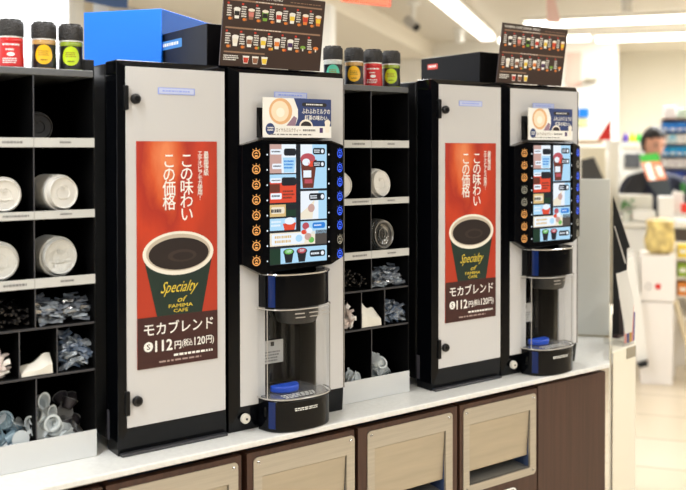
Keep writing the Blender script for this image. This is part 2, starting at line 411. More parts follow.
STBLUE = mat('sticker_blue', (150, 168, 238), .4); STBG = mat('sticker_pale', (196, 206, 240), .4)
def frame_ring(g, x0, x1, z0, z1, ix0, ix1, iz0, iz1, yo, yi, yb, m):
    """door frame: outer rim set back at yo, inner rim at yi, back at yb"""
    o_ = [(x0, z0), (x1, z0), (x1, z1), (x0, z1)]; i_ = [(ix0, iz0), (ix1, iz0), (ix1, iz1), (ix0, iz1)]
    vs = [(x, yb, z) for x, z in o_]+[(x, yo, z) for x, z in o_]+[(x, yi, z) for x, z in i_]+[(x, yi+.004, z) for x, z in i_]
    fs = [(3, 2, 1, 0)]
    for k in range(4):
        j = (k+1) % 4
        fs += [(k, j, 4+j, 4+k), (4+k, 4+j, 8+j, 8+k), (8+k, 8+j, 12+j, 12+k)]
    g.use(m).add(vs, fs)
def knob(cx, cz, r, m, t, name='door_lock'):
    g = G(m); g.M = Matrix.Translation((cx, 0, cz)) @ Matrix.Rotation(pi/2, 4, 'X')
    g.lathe([(r, 0), (r, .007), (r*.85, .010), (r*.6, .0105)], 24)
    k_ = .22 if name == 'key_lock' else .5
    g.use(MATS['satin_black']).lathe([(r*k_, .0104), (r*k_, .012)], 16)
    return g.build(name, t)
def make_coffee():
    x0, x1 = .787, 1.068
    t = thing('coffee_machine', 'tall coffee machine with orange coffee poster, left of the first dispenser', 'coffee machine', ((x0+x1)/2, .2, .805))
    G(SBLACK).box(x0+.002, x1-.002, .085, .45, .825, 1.712).build('body', t, bev=.004)
    G(mat('side_strip_grey', (78, 76, 84), .35)).box(x0-.001, x0+.002, .065, .078, .83, .9).build('side_trim', t)
    d = G(); frame_ring(d, x0, x1, .805, 1.715, .804, 1.059, .87, 1.70, .013, 0, .078, GBLACK); dr = d.build('door', t, smooth=False, bev=.0015)
    G(PANEL).box(.804, 1.059, .0005, .006, .87, 1.70).build('door_panel', dr, bev=.001)
    G(mat('base_rim_grey', (58, 58, 62), .3)).box(x0+.004, x1-.004, -.002, .03, .805, .812).build('base_rim', t, bev=.002)
    for zc in (1.628, .928):
        G(SBLACK).box(.7985, .8095, -.007, .004, zc-.028, zc+.028).build('hinge', dr, bev=.002)
    knob(.827, 1.626, .012, mat('knob_black', (24, 24, 26), .3), dr); knob(.828, .93, .012, MATS['knob_black'], dr)
    # sticker
    g = G(); p = Print(g, (.883, 0, 1.655), (.095, 0, 0), (0, 0, -.016)); p.rect(0, 0, 1, 1, STBLUE, 1); p.rect(.03, .12, .97, .88, STBG, 2); p.lines(.12, .3, .9, .75, 1, STBLUE, 3, 3)
    g.build('sticker', dr, smooth=False)
    # poster
    X0, X1, Z0, Z1 = .829, 1.036, 1.001, 1.529
    g = G(POSTER); g.box(X0, X1, -.0012, .0004, Z0, Z1)
    p = Print(g, (X0, -.0012, Z1), (X1-X0, 0, 0), (0, 0, -(Z1-Z0)), .00015)
    p.poly([(.07, .50), (.235, .775), (.80, .775), (.945, .50)], CUPG, 1)
    p.ell(.508, .50, .442, .098, CUPW, 2, 40); p.ell(.508, .497, .40, .083, CUPS, 3, 40); p.ell(.512, .503, .375, .072, COFFEE, 4, 36)
    p.ell(.55, .512, .18, .028, COFF2, 5, 20); p.ell(.56, .514, .13, .018, COFFEE, 6, 20)
    p.text('Specialty', .26, .625, .70, .69, GOLD, 3, .0, sh=.07); p.text('of', .48, .695, .58, .72, GOLD, 3, .0, sh=.03)
    p.text('FAMIMA', .38, .728, .68, .743, GOLD, 3, .03); p.text('CAFE', .44, .75, .62, .765, GOLD, 3, .03)
    p.rect(0, .775, 1, 1, BAND, 4)
    p.text('この味わい', .53, .06, .69, .355, WHITE, 5, .018, True); p.text('この価格', .31, .06, .47, .305, WHITE, 5, .018, True)
    p.text('最高等級', .825, .045, .89, .155, WHITE, 5, .02, True); p.text('エチオピアモカ使用!', .745, .045, .81, .265, WHITE, 5, .02, True)
    p.text('モカブレンド', .08, .80, .94, .856, WHITE, 5, .025)
    p.ell(.13, .905, .055, .022, WHITE, 5); p.text('S', .11, .893, .15, .917, BAND, 6, .02)
    p.text('112', .215, .882, .42, .93, WHITE, 5, .07); p.text('円', .45, .895, .53, .93, WHITE, 5, .03)
    p.text('(税込', .545, .89, .675, .928, WHITE, 5, .02); p.text('120', .70, .888, .835, .924, WHITE, 5, .04); p.text('円)', .85, .888, .95, .93, WHITE, 5, .02)
    p.lines(.44, .948, .95, .966, 1, WHITE, 5, 1); p.lines(.26, .972, .95, .986, 1, mat('print_dull', (170, 150, 145)), 5, 2)
    g.build('poster', t, smooth=False)
    return t
MX = .9555
coffee = make_coffee(); c2 = copy_tree(coffee); c2.location.x += MX
c2['label'] = 'farther tall coffee machine with orange coffee poster, right of the middle rack'

# ================================================================== DISPENSER (screen, buttons, cup bay)
def em(name, rgb, e=1.0):
    return mat('screen_'+name, rgb, .3, emit=e, spec=.2)
def flat_emit(name, rgb, e=1.0):
    if 'screen_'+name in MATS: return MATS['screen_'+name]
    m = em(name, rgb, e); m.node_tree.nodes['Principled BSDF'].inputs['Base Color'].default_value = (.01, .01, .01, 1); return m
SW = flat_emit('white', (238, 246, 255), 1.0); SLB = flat_emit('pale_blue', (176, 220, 248)); SPK = flat_emit('rose', (222, 180, 170), .8); SDK = flat_emit('dark', (28, 34, 44), .8)
SRD = flat_emit('red', (226, 74, 48)); SBR = flat_emit('brown', (120, 58, 44), .8); SGD = flat_emit('gold', (222, 190, 130)); SGR = flat_emit('green', (110, 190, 90)); SBL = flat_emit('blue', (40, 130, 220)); SGY = flat_emit('grey', (96, 90, 86), .7); SDG = flat_emit('deep_green', (20, 60, 42), .8); SCR = flat_emit('cream', (246, 236, 214), .95); SPR = flat_emit('rosy_red', (196, 84, 96), .9)
ORB = flat_emit('button_orange', (255, 176, 96), 1.0); BLB = flat_emit('button_blue', (60, 104, 255), 1.15); GYB = mat('button_unlit_grey', (150, 148, 138), .4)
def superell(cx, cy, a, b, n, e):      # front half outline, from left to right, bulging to -y
    pts = []
    for k in range(n+1):
        th = pi-pi*k/n; c, s_ = cos(th), sin(th)
        pts.append((cx+a*abs(c)**(2/e)*(1 if c > 0 else -1), cy-b*abs(s_)**(2/e)))
    return pts
def dprism(g, cx, a, b, z0, z1, yb, m, n=28, e=2.5, cy=0):
    pts = superell(cx, cy, a, b, n, e); poly = pts+[(cx+a, yb), (cx-a, yb)]
    g.use(m).prism(poly, z0, z1)
def make_dispenser():
    x0, x1 = 1.073, 1.422; cx = 1.25
    t = thing('drink_dispenser', 'drink dispenser with lit touch screen and clear cup bay, in the left pair of machines', 'drink dispenser', ((x0+x1)/2, .2, .805))
    G(SBLACK).box(x0+.002, x1-.002, .085, .45, .825, 1.712).build('body', t, bev=.004)
    d = G(); frame_ring(d, x0, x1, .805, 1.715, 1.10, 1.416, .87, 1.70, .013, 0, .078, GBLACK); dr = d.build('door', t, smooth=False, bev=.0015)
    # silver panel with opening for the cup bay
    pg = G(PANEL); hx0, hx1, hz0, hz1 = cx-.078, cx+.078, .87, 1.21
    pg.box(1.10, hx0, .0005, .006, .87, 1.70); pg.box(hx1, 1.416, .0005, .006, .87, 1.70); pg.box(hx0, hx1, .0005, .006, hz1, 1.70)
    pg.build('door_panel', dr, smooth=False)
    G(mat('panel_edge', (150, 148, 146), .2, .6)).box(1.4165, 1.4195, -.001, .01, .87, 1.70).build('edge_trim', dr)
    lk = knob(1.112, .84, .0125, mat('lock_white', (222, 218, 206), .35), dr, 'key_lock')
    g = G(); p = Print(g, (1.20, 0, 1.657), (.10, 0, 0), (0, 0, -.016)); p.rect(0, 0, 1, 1, STBLUE, 1); p.rect(.03, .12, .97, .88, STBG, 2); p.lines(.12, .3, .9, .75, 1, STBLUE, 3, 8)
    g.build('sticker', dr, smooth=False)
    # ---- touch panel
    zt, zb = 1.531, 1.216; L, Rr, cl, cr = 1.093, 1.401, 1.143, 1.352; yf = -.036; ye = -.024
    hg = G(GBLACK); zo0, zo1 = zb+.011, zt-.011
    hg.add([(L, 0, zo0), (L, ye, zo0), (cl, yf, zb-.016), (cr, yf, zb-.006), (Rr, ye, zo0), (Rr, 0, zo0), (L, 0, zo1), (L, ye, zo1), (cl, yf, zt+.003), (cr, yf, zt+.001), (Rr, ye, zo1), (Rr, 0, zo1), (cl, 0, zb-.016), (cr, 0, zb-.006), (cl, 0, zt+.003), (cr, 0, zt+.001)],
           [(0, 1, 7, 6), (1, 2, 8, 7), (2, 3, 9, 8), (3, 4, 10, 9), (4, 5, 11, 10), (0, 12, 2, 1), (12, 13, 3, 2), (13, 5, 4, 3), (6, 7, 8, 14), (14, 8, 9, 15), (15, 9, 10, 11), (0, 6, 14, 12), (12, 14, 15, 13), (13, 15, 11, 5)])
    if 0: hg.add([(cl+.004, yf, zb), (cr-.004, yf, zb), (cr-.012, yf+.012, zb-.018), (cl+.012, yf+.012, zb-.018), (cl+.004, 0, zb), (cr-.004, 0, zb), (cr-.012, 0, zb-.018), (cl+.012, 0, zb-.018)],
           [(0, 1, 2, 3), (3, 2, 6, 7), (0, 3, 7, 4), (1, 5, 6, 2)])
    tp = hg.build('touch_panel', t, smooth=False, bev=.002)
    G(mat('panel_top_brown', (86, 76, 66), .25)).add([(L, -.001, zo1+.001), (L, ye, zo1+.001), (cl, yf, zt+.004), (cl, -.001, zt+.004), (cr, yf, zt+.002), (Rr, ye, zo1+.001), (Rr, -.001, zo1+.001), (cr, -.001, zt+.002)], [(0, 1, 2, 3), (3, 2, 4, 7), (7, 4, 5, 6)]).build('top_rim', tp, smooth=False)
    sx0, sx1, sz0, sz1 = 1.164, 1.336, 1.221, 1.523
    g = G(SDK); g.box(sx0, sx1, yf-.0012, yf+.001, sz0, sz1)
    p = Print(g, (sx0, yf-.0012, sz1), (sx1-sx0, 0, 0), (0, 0, -(sz1-sz0)), .0001)
    def price(a, b, a1, b1, s=1):
        p.rrect(a, b, a1, b1, SW, 5, .012, .012); p.lines(a+.02, b+.012, a1-.015, b1-.012, 1, SDK, 6, int(b*100)); 
    # left column
    p.rect(0, 0, .45, .24, SW, 1); p.rect(0, 0, .20, .24, SPK, 2); p.poly([(.22, .11), (.24, .235), (.42, .235), (.45, .11)], SLB, 2); p.lines(.24, .13, .42, .21, 3, SBL, 3, 4)
    p.rrect(.24, .035, .45, .095, SDK, 3, .03, .02); price(.01, .04, .2, .085); price(.04, .16, .22, .205)
    p.rect(0, .25, .45, .485, SRD, 1); p.rect(0, .25, .45, .31, SLB, 2); p.poly([(.17, .36), (.2, .483), (.43, .483), (.45, .36)], SRD, 3); p.rrect(.2, .275, .45, .345, SDK, 3, .03, .02)
    p.rect(0, .33, .17, .4, SBR, 2); p.lines(.22, .38, .42, .46, 3, SBR, 4, 9); price(.01, .28, .2, .32); price(.01, .405, .2, .455)
    p.rect(0, .50, .45, .60, SGD, 1); p.rect(.27, .50, .45, .60, SDG, 2); p.rrect(.28, .505, .45, .545, SDK, 3, .03, .015); p.lines(.02, .53, .25, .58, 1, SDK, 3, 2); p.rrect(.02, .52, .25, .575, SCR, 2)
    p.rect(0, .615, .45, .715, SLB, 1); p.ell(.34, .64, .09, .03, SW, 3); p.poly([(.22, .66), (.25, .715), (.42, .715), (.45, .655)], SRD, 2); p.lines(.02, .63, .2, .69, 2, SW, 3, 7)
    # right column
    p.rect(.53, 0, 1, .375, SLB, 1); p.rect(.53, 0, .74, .12, SW, 2); p.ell(.66, .12, .13, .045, SPR, 3); p.poly([(.53, .13), (.57, .37), (.76, .37), (.82, .13)], SBR, 2)
    p.ell(.63, .15, .07, .03, SW, 4); p.ell(.72, .165, .06, .025, SRD, 4); p.rect(.58, .22, .72, .28, SW, 4); p.rect(.60, .295, .74, .33, SPR, 4)
    for b in (.03, .14): p.rrect(.75, b, .97, b+.055, SDK, 5, .03, .02); p.ell(.92, b+.028, .025, .017, SW, 6); p.lines(.77, b+.012, .88, b+.045, 2, SW, 6, 3)
    p.rect(.53, .395, 1, .635, SW, 1); p.rect(.85, .395, 1, .635, SLB, 2); p.poly([(.53, .58), (.66, .53), (.78, .47), (.74, .63), (.53, .63)], SCR, 3); p.ell(.72, .54, .06, .035, SPK, 4)
    p.rrect(.68, .415, .96, .475, SDK, 5, .03, .02); p.ell(.92, .445, .03, .02, SW, 6); p.lines(.70, .43, .85, .465, 2, SW, 6, 6)
    p.rect(.53, .65, 1, .76, SLB, 1); p.ell(.62, .69, .06, .03, SPR, 3); p.ell(.68, .73, .06, .025, SW, 3); p.ell(.59, .74, .05, .02, SRD, 3); p.rrect(.74, .665, .97, .715, SBL, 4, .03, .02); p.lines(.77, .68, .93, .70, 1, SW, 5, 6)
    p.rect(0, .735, .79, .845, SCR, 1); p.rrect(.03, .745, .6, .835, SW, 2); p.lines(.08, .755, .4, .83, 2, SGD, 3, 12); p.ell(.5, .79, .06, .03, SLB, 3); p.ell(.66, .78, .06, .03, SPK, 3); p.ell(.72, .81, .05, .025, SGR, 3); p.rect(.8, .73, 1, .85, SGY, 1)
    p.rect(0, .865, .18, .995, SDG, 1); p.rect(.18, .865, 1, .995, SLB, 1)
    for a, m in ((.32, SGR), (.55, SPR)):
        p.poly([(a-.085, .90), (a-.055, .99), (a+.055, .99), (a+.085, .90)], SDK, 3); p.ell(a, .90, .095, .028, SDK, 4); p.ell(a, .896, .075, .022, m, 5); p.lines(a-.04, .885, a+.05, .905, 2, SW, 6, 4)
    p.rrect(.69, .90, .97, .955, SDK, 5, .03, .02); p.ell(.92, .928, .03, .018, SW, 6); p.lines(.71, .915, .87, .945, 1, SW, 6, 8)
    g.build('screen', tp, smooth=False)
    # ---- buttons on the slanted sides
    def button(ax, az, side, m):
        if side < 0: A, B = Vector((L, ye, 0)), Vector((cl, yf, 0))
        else: A, B = Vector((cr, yf, 0)), Vector((Rr, ye, 0))
        U = (B-A).normalized(); r = .0105; c = A+(B-A)*ax
        g = G(m); p = Print(g, (c.x, c.y, az), U*r, (0, 0, -r), .0006)
        p.ring(0, 0, 1, 1.05, .24, m, 1, 22)
        p.ell(-.3, -.15, .14, .16, m, 1, 8); p.ell(.3, -.15, .14, .16, m, 1, 8); p.ell(0, .4, .45, .2, m, 1, 12); p.ell(0, -.35, .2, .2, m, 1, 10)
        for q in (-.6, 0, .6): p.poly([(sin(q)*1.15-.1, -cos(q)*1.15), (sin(q)*1.15+.1, -cos(q)*1.15), (sin(q)*1.5+.07, -cos(q)*1.5), (sin(q)*1.5-.07, -cos(q)*1.5)], m, 1)
        b = g.build('button', tp, smooth=False); b.material_slots[0].link = 'OBJECT'; b.material_slots[0].material = m
        return b
    bt = []
    zs = [1.498-.0378*k for k in range(8)]
    for z in zs: bt.append(button(.70, z, -1, ORB))
    for k, z in enumerate(zs): bt.append(button(.66, z+.001, 1, GYB if k == 6 else BLB))
    g = G(SW)
    for k, z in enumerate(zs):
        p = Print(g, (1.157, yf, z-.001), (.002, 0, 0), (0, 0, -.003), .0006); p.ell(0, 0, 1, .8, SW, 1, 8)
        p = Print(g, (1.3435, yf, z-.001), (.002, 0, 0), (0, 0, -.003), .0006); p.ell(0, 0, 1, .8, SW, 1, 8)
    g.build('indicator_dots', tp, smooth=False)
    # ---- cup bay
    a_, b_ = .097, .078
    g = G(); dprism(g, cx, a_, b_, 1.115, 1.198, .0, GBLACK); bh = g.build('bay_head', t, bev=.003)
    g = G(); pts = superell(cx, 0, a_+.002, b_+.002, 28, 2.5); g.use(CHROME).tube([(x, y, 1.199) for x, y in pts], .0022, 6); g.build('head_rim', bh)
    g = G(); dprism(g, cx, a_+.001, b_+.001, .806, .884, .0, GBLACK)
    p = Print(g, (cx+.0, -.0795, .87), (.06, 0, 0), (0, 0, -.012), .0003); 
    bb = g.build('bay_base', t, bev=.003)
    g = G(); pts = superell(cx, 0, a_+.0015, b_+.0018, 56, 2.5)
    def onb(a, b, l):
        k = a*(len(pts)-1); i = min(int(k), len(pts)-2); f = k-i
        q = Vector(pts[i])*(1-f)+Vector(pts[i+1])*f; return Vector((q.x, q.y-.0004, b))
    p = Print(g, (0, 0, 0), (1, 0, 0), (0, 0, -1), fn=lambda a, b, l: onb(a, -b, l)); p.lines(.40, -.866, .60, -.857, 2, WHITE, 1, 5); g.build('print', bb, smooth=False)
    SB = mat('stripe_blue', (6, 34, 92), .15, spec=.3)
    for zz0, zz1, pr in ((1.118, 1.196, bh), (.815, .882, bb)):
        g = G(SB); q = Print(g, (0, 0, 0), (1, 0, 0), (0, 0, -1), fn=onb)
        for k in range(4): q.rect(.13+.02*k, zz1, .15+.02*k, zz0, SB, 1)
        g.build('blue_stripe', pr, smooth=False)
    # floor, grille, interior
    g = G(); pts = superell(cx, 0, a_-.006, b_-.006, 28, 2.5); g.use(mat('bay_tray_grey', (150, 152, 156), .25, .6)).prism(pts+[(cx+.07, .07), (cx-.07, .07)], .885, .889); tr = g.build('drip_tray', t)
    g = G(WHITE); p = Print(g, (cx-.06, -.03, .8895), (.115, 0, 0), (0, -.04, 0), .0003); p.N = Vector((0, 0, 1)); p.lines(.05, .05, .95, .9, 3, WHITE, 1, 4); g.build('print', tr, smooth=False)
    g = G(mat('cup_holder_blue', (20, 80, 205), .35)); pp = superell(cx-.018, .012, .04, .04, 16, 2.2); g.prism(pp, .890, .908); g.build('cup_guide', t, bev=.004)
    g = G(mat('cavity_black', (4, 4, 5), .5, spec=.15)); hy = .10
    g.add([(hx0, .001, hz0), (hx0, hy, hz0), (hx0, hy, hz1), (hx0, .001, hz1), (hx1, .001, hz0), (hx1, hy, hz0), (hx1, hy, hz1), (hx1, .001, hz1)],
          [(0, 1, 2, 3), (4, 7, 6, 5), (1, 5, 6, 2), (0, 4, 5, 1), (3, 2, 6, 7)])
    cav = g.build('bay_cavity', t, smooth=False)
    g = G(mat('cavity_pipe', (14, 15, 17), .25, spec=.3)); 
    for q in (-.052, -.02, .02, .05): g.M = Matrix.Translation((cx+q, .075, 0)); g.lathe([(.014, .9), (.014, 1.11)], 16)
    g.build('inner_ribs', cav)
    g = G(mat('nozzle_grey', (34, 34, 34), .3)); g.M = Matrix.Translation((cx+.01, -.01, 0)); g.lathe([(.05, 1.07), (.056, 1.085), (.058, 1.112)], 28); g.build('nozzle_ring', cav)
    g = G(mat('notice_grey', (196, 196, 194), .5)); g.box(cx-.062, cx+.008, .052, .054, .952, 1.012)
    p = Print(g, (cx-.062, .052, 1.012), (.07, 0, 0), (0, 0, -.06), .0004); p.rect(.45, .06, .6, .25, INK, 1); p.lines(.08, .45, .9, .95, 4, mat('print_mid', (120, 120, 120)), 1, 3)
    g.build('notice', cav, smooth=False)
    # clear sliding cover (thin curved shell)
    g = G(CLEAR); po = superell(cx, 0, a_+.004, b_+.004, 40, 2.5); pi_ = superell(cx, 0, a_+.0015, b_+.0015, 40, 2.5); n = len(po)
    vs = [(x, y, z) for z in (.886, 1.114) for x, y in po]+[(x, y, z) for z in (.886, 1.114) for x, y in pi_]; fs = []
    for k in range(n-1):
        fs += [(k, k+1, n+k+1, n+k), (2*n+k, 3*n+k, 3*n+k+1, 2*n+k+1), (n+k, n+k+1, 3*n+k+1, 3*n+k), (k, 2*n+k, 2*n+k+1, k+1)]
    cv = g.add(vs, fs).build('clear_cover', t)
    rim = mat('cover_rim', (176, 172, 166), .15, spec=.8)
    for zz in (.888, 1.112): G(rim).tube([(x, y, zz) for x, y in po], .0016, 6).build('cover_rim', cv)
    for k in (5, 35): G(rim).tube([(po[k][0], po[k][1], .888), (po[k][0], po[k][1], 1.112)], .0013, 6).build('cover_edge', cv)
    g = G(); pts = superell(cx, 0, a_+.005, b_+.005, 56, 2.5); p = Print(g, (0, 0, 0), (1, 0, 0), (0, 0, -1), fn=onb)
    for k in range(4): a0 = .40+.1*k; p.rect(a0, 1.103, a0+.075, 1.1, rim, 1); p.rect(a0+.005, 1.093, a0+.08, 1.0905, rim, 1)
    g.build('embossed_marks', cv, smooth=False)
    return t, bt
disp, btns = make_dispenser()
d2 = copy_tree(disp); d2.location.x += MX
d2['label'] = 'farther drink dispenser with lit touch screen, at the right end of the counter'
b2 = [o for tp in d2.children if tp.name.startswith('touch_panel') for o in tp.children if o.name.startswith('button')]
b2.sort(key=lambda o: btns.index(next(b for b in btns if b.data == o.data)))
for i, o in enumerate(b2):
    if i in (3, 4, 9, 14, 15): o.material_slots[0].link = 'OBJECT'; o.material_slots[0].material = GYB

# promo cards standing on the touch panels
NAVY = mat('card_navy', (38, 58, 112), .4); LATTE = mat('latte_tan', (226, 178, 128), .5); LATTE2 = mat('latte_cream', (244, 224, 196), .5); CREAMP = mat('card_cream', (238, 232, 220), .5)
PURP = mat('print_purple', (70, 40, 100), .5)
def make_card():
    zb, zt = 1.540, 1.640; X0, X1 = 1.150, 1.357; y = -.028
    t = thing('promo_card', 'small milk drink promo card on top of the nearer touch screen', 'sign', ((X0+X1)/2, -.02, zb-.004))
    G(CLEAR).box(X0+.01, X1-.01, -.030, -.008, zb-.0045, zb).build('foot', t)
    g = G(CREAMP); g.box(X0, X1, y, y+.002, zb, zt)
    p = Print(g, (X0, y, zt), (X1-X0, 0, 0), (0, 0, -(zt-zb)), .0002)
    p.rect(0, 0, 1, .70, NAVY, 1); pts = [(.0, .02), (.38, .0)]
    p.poly([(.0, .0), (.0, .70), (.46, .70), (.50, .5), (.50, .28), (.44, .0)][::1], WHITE, 2)
    p.ell(.25, .34, .165, .33, LATTE, 3, 30); p.ell(.24, .34, .125, .26, LATTE2, 4, 28); p.ell(.245, .37, .06, .12, mat('latte_foam', (250, 240, 225)), 5, 16)
    p.poly([(.33, .70), (.44, .45), (.485, .5), (.46, .70)], mat('print_mauve', (150, 120, 140)), 3)
    p.ell(.62, .70, .10, .17, CREAMP, 2, 24, 0, pi); p.ell(.62, .70, .08, .12, COFFEE, 3, 24, 0, pi)
    p.rrect(.56, .1, .93, .2, INK, 2, .03, .04); p.lines(.62, .12, .88, .18, 1, WHITE, 3, 3)
    p.text('ふわふわミルクの', .56, .25, .98, .38, WHITE, 3, .035); p.text('紅茶の味わい。', .60, .42, .96, .55, WHITE, 3, .035)
    p.rect(0, .70, 1, 1, WHITE, 4); p.ell(.10, .79, .065, .15, NAVY, 5, 20); p.lines(.06, .73, .15, .85, 2, WHITE, 6, 4)
    p.text('ロイヤルミルクティー', .18, .76, .54, .86, mat('print_tea_brown', (110, 80, 60)), 6, .01); p.lines(.57, .77, .8, .86, 1, MATS['print_mid'], 6, 6); p.lines(.1, .9, .75, .95, 1, MATS['print_mid'], 6, 8)
    p.rect(.82, .74, .87, .87, PURP, 6); p.poly([(.90, .62), (.91, .86), (.96, .86), (.98, .62)], CREAMP, 6); p.ell(.94, .6, .045, .07, CREAMP, 7)
    g.build('printed_face', t, smooth=False)
    G(SBLACK).add([(X0-.002, y+.003, zb), (X0-.002, -.001, zb), (X0-.002, -.001, zb+.075), (X1-.004, y+.003, zb), (X1-.004, -.001, zb), (X1-.004, -.001, zb+.075)],
                  [(0, 1, 2), (3, 5, 4), (0, 2, 5, 3), (1, 4, 5, 2), (0, 3, 4, 1)]).build('stand', t, smooth=False)
    return t
card = make_card(); k2 = copy_tree(card); k2.location.x += MX; k2['label'] = 'small milk drink promo card on top of the farther touch screen'

# menu boards leaning on the machine tops
MB_ = mat('menu_dark_brown', (60, 44, 38), .35); MBAR = mat('menu_bar_tan', (150, 120, 98), .5); REDP = mat('print_red', (200, 60, 44), .5); ORP = mat('print_orange', (226, 130, 50), .5); YEP = mat('print_yellow2', (238, 206, 60), .5); GRP = mat('print_leaf', (120, 170, 60), .5); BRP = mat('print_mocha', (150, 100, 74), .5); PINKP = mat('print_pink', (214, 130, 120), .5)
def make_menu():
    W_, H_ = .297, .180; O = Vector((1.049, .008, 1.716)); lean = .027
    t = thing('menu_board', 'brown drink menu board standing on the nearer machines, cut by the picture top', 'menu board', (1.2, .02, 1.716))
    V = Vector((0, lean, -H_)); TL = O-V
    g = G(MB_); nrm = V.cross(Vector((1, 0, 0))).normalized()
    c = [TL, TL+Vector((W_, 0, 0)), O+Vector((W_, 0, 0)), O]; b = [q-nrm*.004 for q in c]
    g.add(c+b, [(0, 1, 2, 3), (7, 6, 5, 4), (0, 4, 5, 1), (1, 5, 6, 2), (2, 6, 7, 3), (3, 7, 4, 0)])
    p = Print(g, TL, (W_, 0, 0), V, .0003)
    if p.N.y > 0: p.N = -p.N
    p.text('FAMIMA CAFE DRINK MENU', .03, .035, .56, .075, WHITE, 1, .02); p.lines(.64, .06, .97, .08, 1, MBAR, 1, 3)
    for b0 in (.105, .475): p.rect(.03, b0, .97, b0+.022, MBAR, 1); p.lines(.3, b0+.003, .6, b0+.019, 1, WHITE, 2, 9)
    p.rect(.03, .80, .42, .82, MBAR, 1)
    tops = [[(WHITE, INK), (BRP, PINKP), (GRP, INK), (WHITE, REDP), (WHITE, YEP), (ORP, REDP), (ORP, YEP)], [(WHITE, CREAMP), (WHITE, BRP), (WHITE, YEP), (WHITE, ORP), (WHITE, PURP), (None, GRP), (None, ORP)]]
    for r, b0 in ((0, .14), (1, .51)):
        for k in range(7):
            a = .035+.135*k; m1, m2 = tops[r][k]
            p.rect(a, b0+.01, a+.02, b0+.035, REDP, 1); p.lines(a, b0+.045, a+.05, b0+.2, 5, WHITE, 1, k+r*9)
            if m1:
                p.poly([(a+.062, b0+.09), (a+.074, b0+.22), (a+.112, b0+.22), (a+.124, b0+.09)], m1, 2); p.rect(a+.07, b0+.12, a+.116, b0+.18, m2, 3); p.ell(a+.093, b0+.09, .032, .022, CREAMP if m1 is not WHITE else WHITE, 4, 14)
            else: p.ell(a+.09, b0+.17, .028, .025, m2, 2, 14); p.rect(a+.084, b0+.18, a+.096, b0+.22, WHITE, 2)
            p.ell(a+.03, b0+.225, .017, .02, ORP, 2, 10); p.rect(a+.043, b0+.205, a+.056, b0+.24, [YEP, REDP, GRP][k % 3] if r and 1 < k < 5 else BRP, 2)
    p.lines(.03, .85, .17, .93, 3, WHITE, 1, 21)
    for k, m in enumerate((REDP, BRP, YEP)):
        a = .21+k*.09; p.poly([(a, .85), (a+.012, .955), (a+.052, .955), (a+.064, .85)], WHITE, 1); p.poly([(a+.006, .875), (a+.014, .945), (a+.05, .945), (a+.058, .875)], m, 2)
    g.build('board', t, smooth=False)
    fo = G(SBLACK); bx = TL+V*.45
    for xx in (.06, .22): fo.box(O.x+xx, O.x+xx+.02, .012, .042, 1.716, 1.720); fo.tube([(O.x+xx+.01, .041, 1.72), (O.x+xx+.01, bx.y+.006, bx.z)], .003, 6)
    fo.build('foot', t)
    return t
menu = make_menu(); m2 = copy_tree(menu); m2.location += Vector((.911, 0, 0))
q = at(496.6, 82, 1, .008); m2.location.x = menu.location.x+q.x-1.049
m2['label'] = 'brown drink menu board standing on the farther machines, fully in view'

# cartons on top
BLUEBOX = mat('blue_carton', (0, 118, 240), .5); BLUETOP = mat('blue_carton_light', (60, 170, 245), .45); BLKBOX = mat('black_carton', (9, 9, 12), .35, spec=.15)
q = at(162, 8, 2, 1.90)
cor = Vector((1.03, .30, 0)); zt = 1.89
g = G(BLUEBOX); Lc, Wc = .385, .24
g.M = Matrix(((UD.x, -VD.x, 0, cor.x), (UD.y, -VD.y, 0, cor.y), (0, 0, 1, 0), (0, 0, 0, 1)))
g.box(0, Lc, 0, Wc, 1.716, zt); bb = g.build('carton', bev=.002)
tag(origin_to(bb, (1.1, .45, 1.716)), 'plain bright blue carton standing behind the small black box', 'box')
def blackbox(x0, x1, y0, y1, z1, label, redish):
    t = thing('carton', label, 'box', ((x0+x1)/2, (y0+y1)/2, 1.716))
    G(BLKBOX).box(x0, x1, y0, y1, 1.716, z1).build('box', t, bev=.002)
    g = G(); p = Print(g, (x0, y1, z1), (0, y0-y1, 0), (0, 0, -(z1-1.716)), .0004); p.N = Vector((-1, 0, 0))
    if redish: p.rrect(.12, .22, .30, .40, MATS['print_red'], 1); p.lines(.14, .25, .28, .37, 1, WHITE, 2, 3)
    else: p.rrect(.03, .2, .5, .42, mat('patch_blue', (60, 130, 200)), 1); p.lines(.05, .24, .45, .38, 1, WHITE, 2, 3)  # blue patch with white dashes on the left face
    g.build('side_patch', t, smooth=False)
q = at(218, 62, 1, .03)
blackbox(1.037, 1.19, .05, .33, 1.822, 'black carton with small blue label between the blue carton and nearer menu board', False)
q = at(481, 78, 1, .045)
blackbox(q.x, q.x+.10, .05, at(421, 60, 0, q.x).y, 1.812, 'black carton with small red label behind the farther menu board', True)

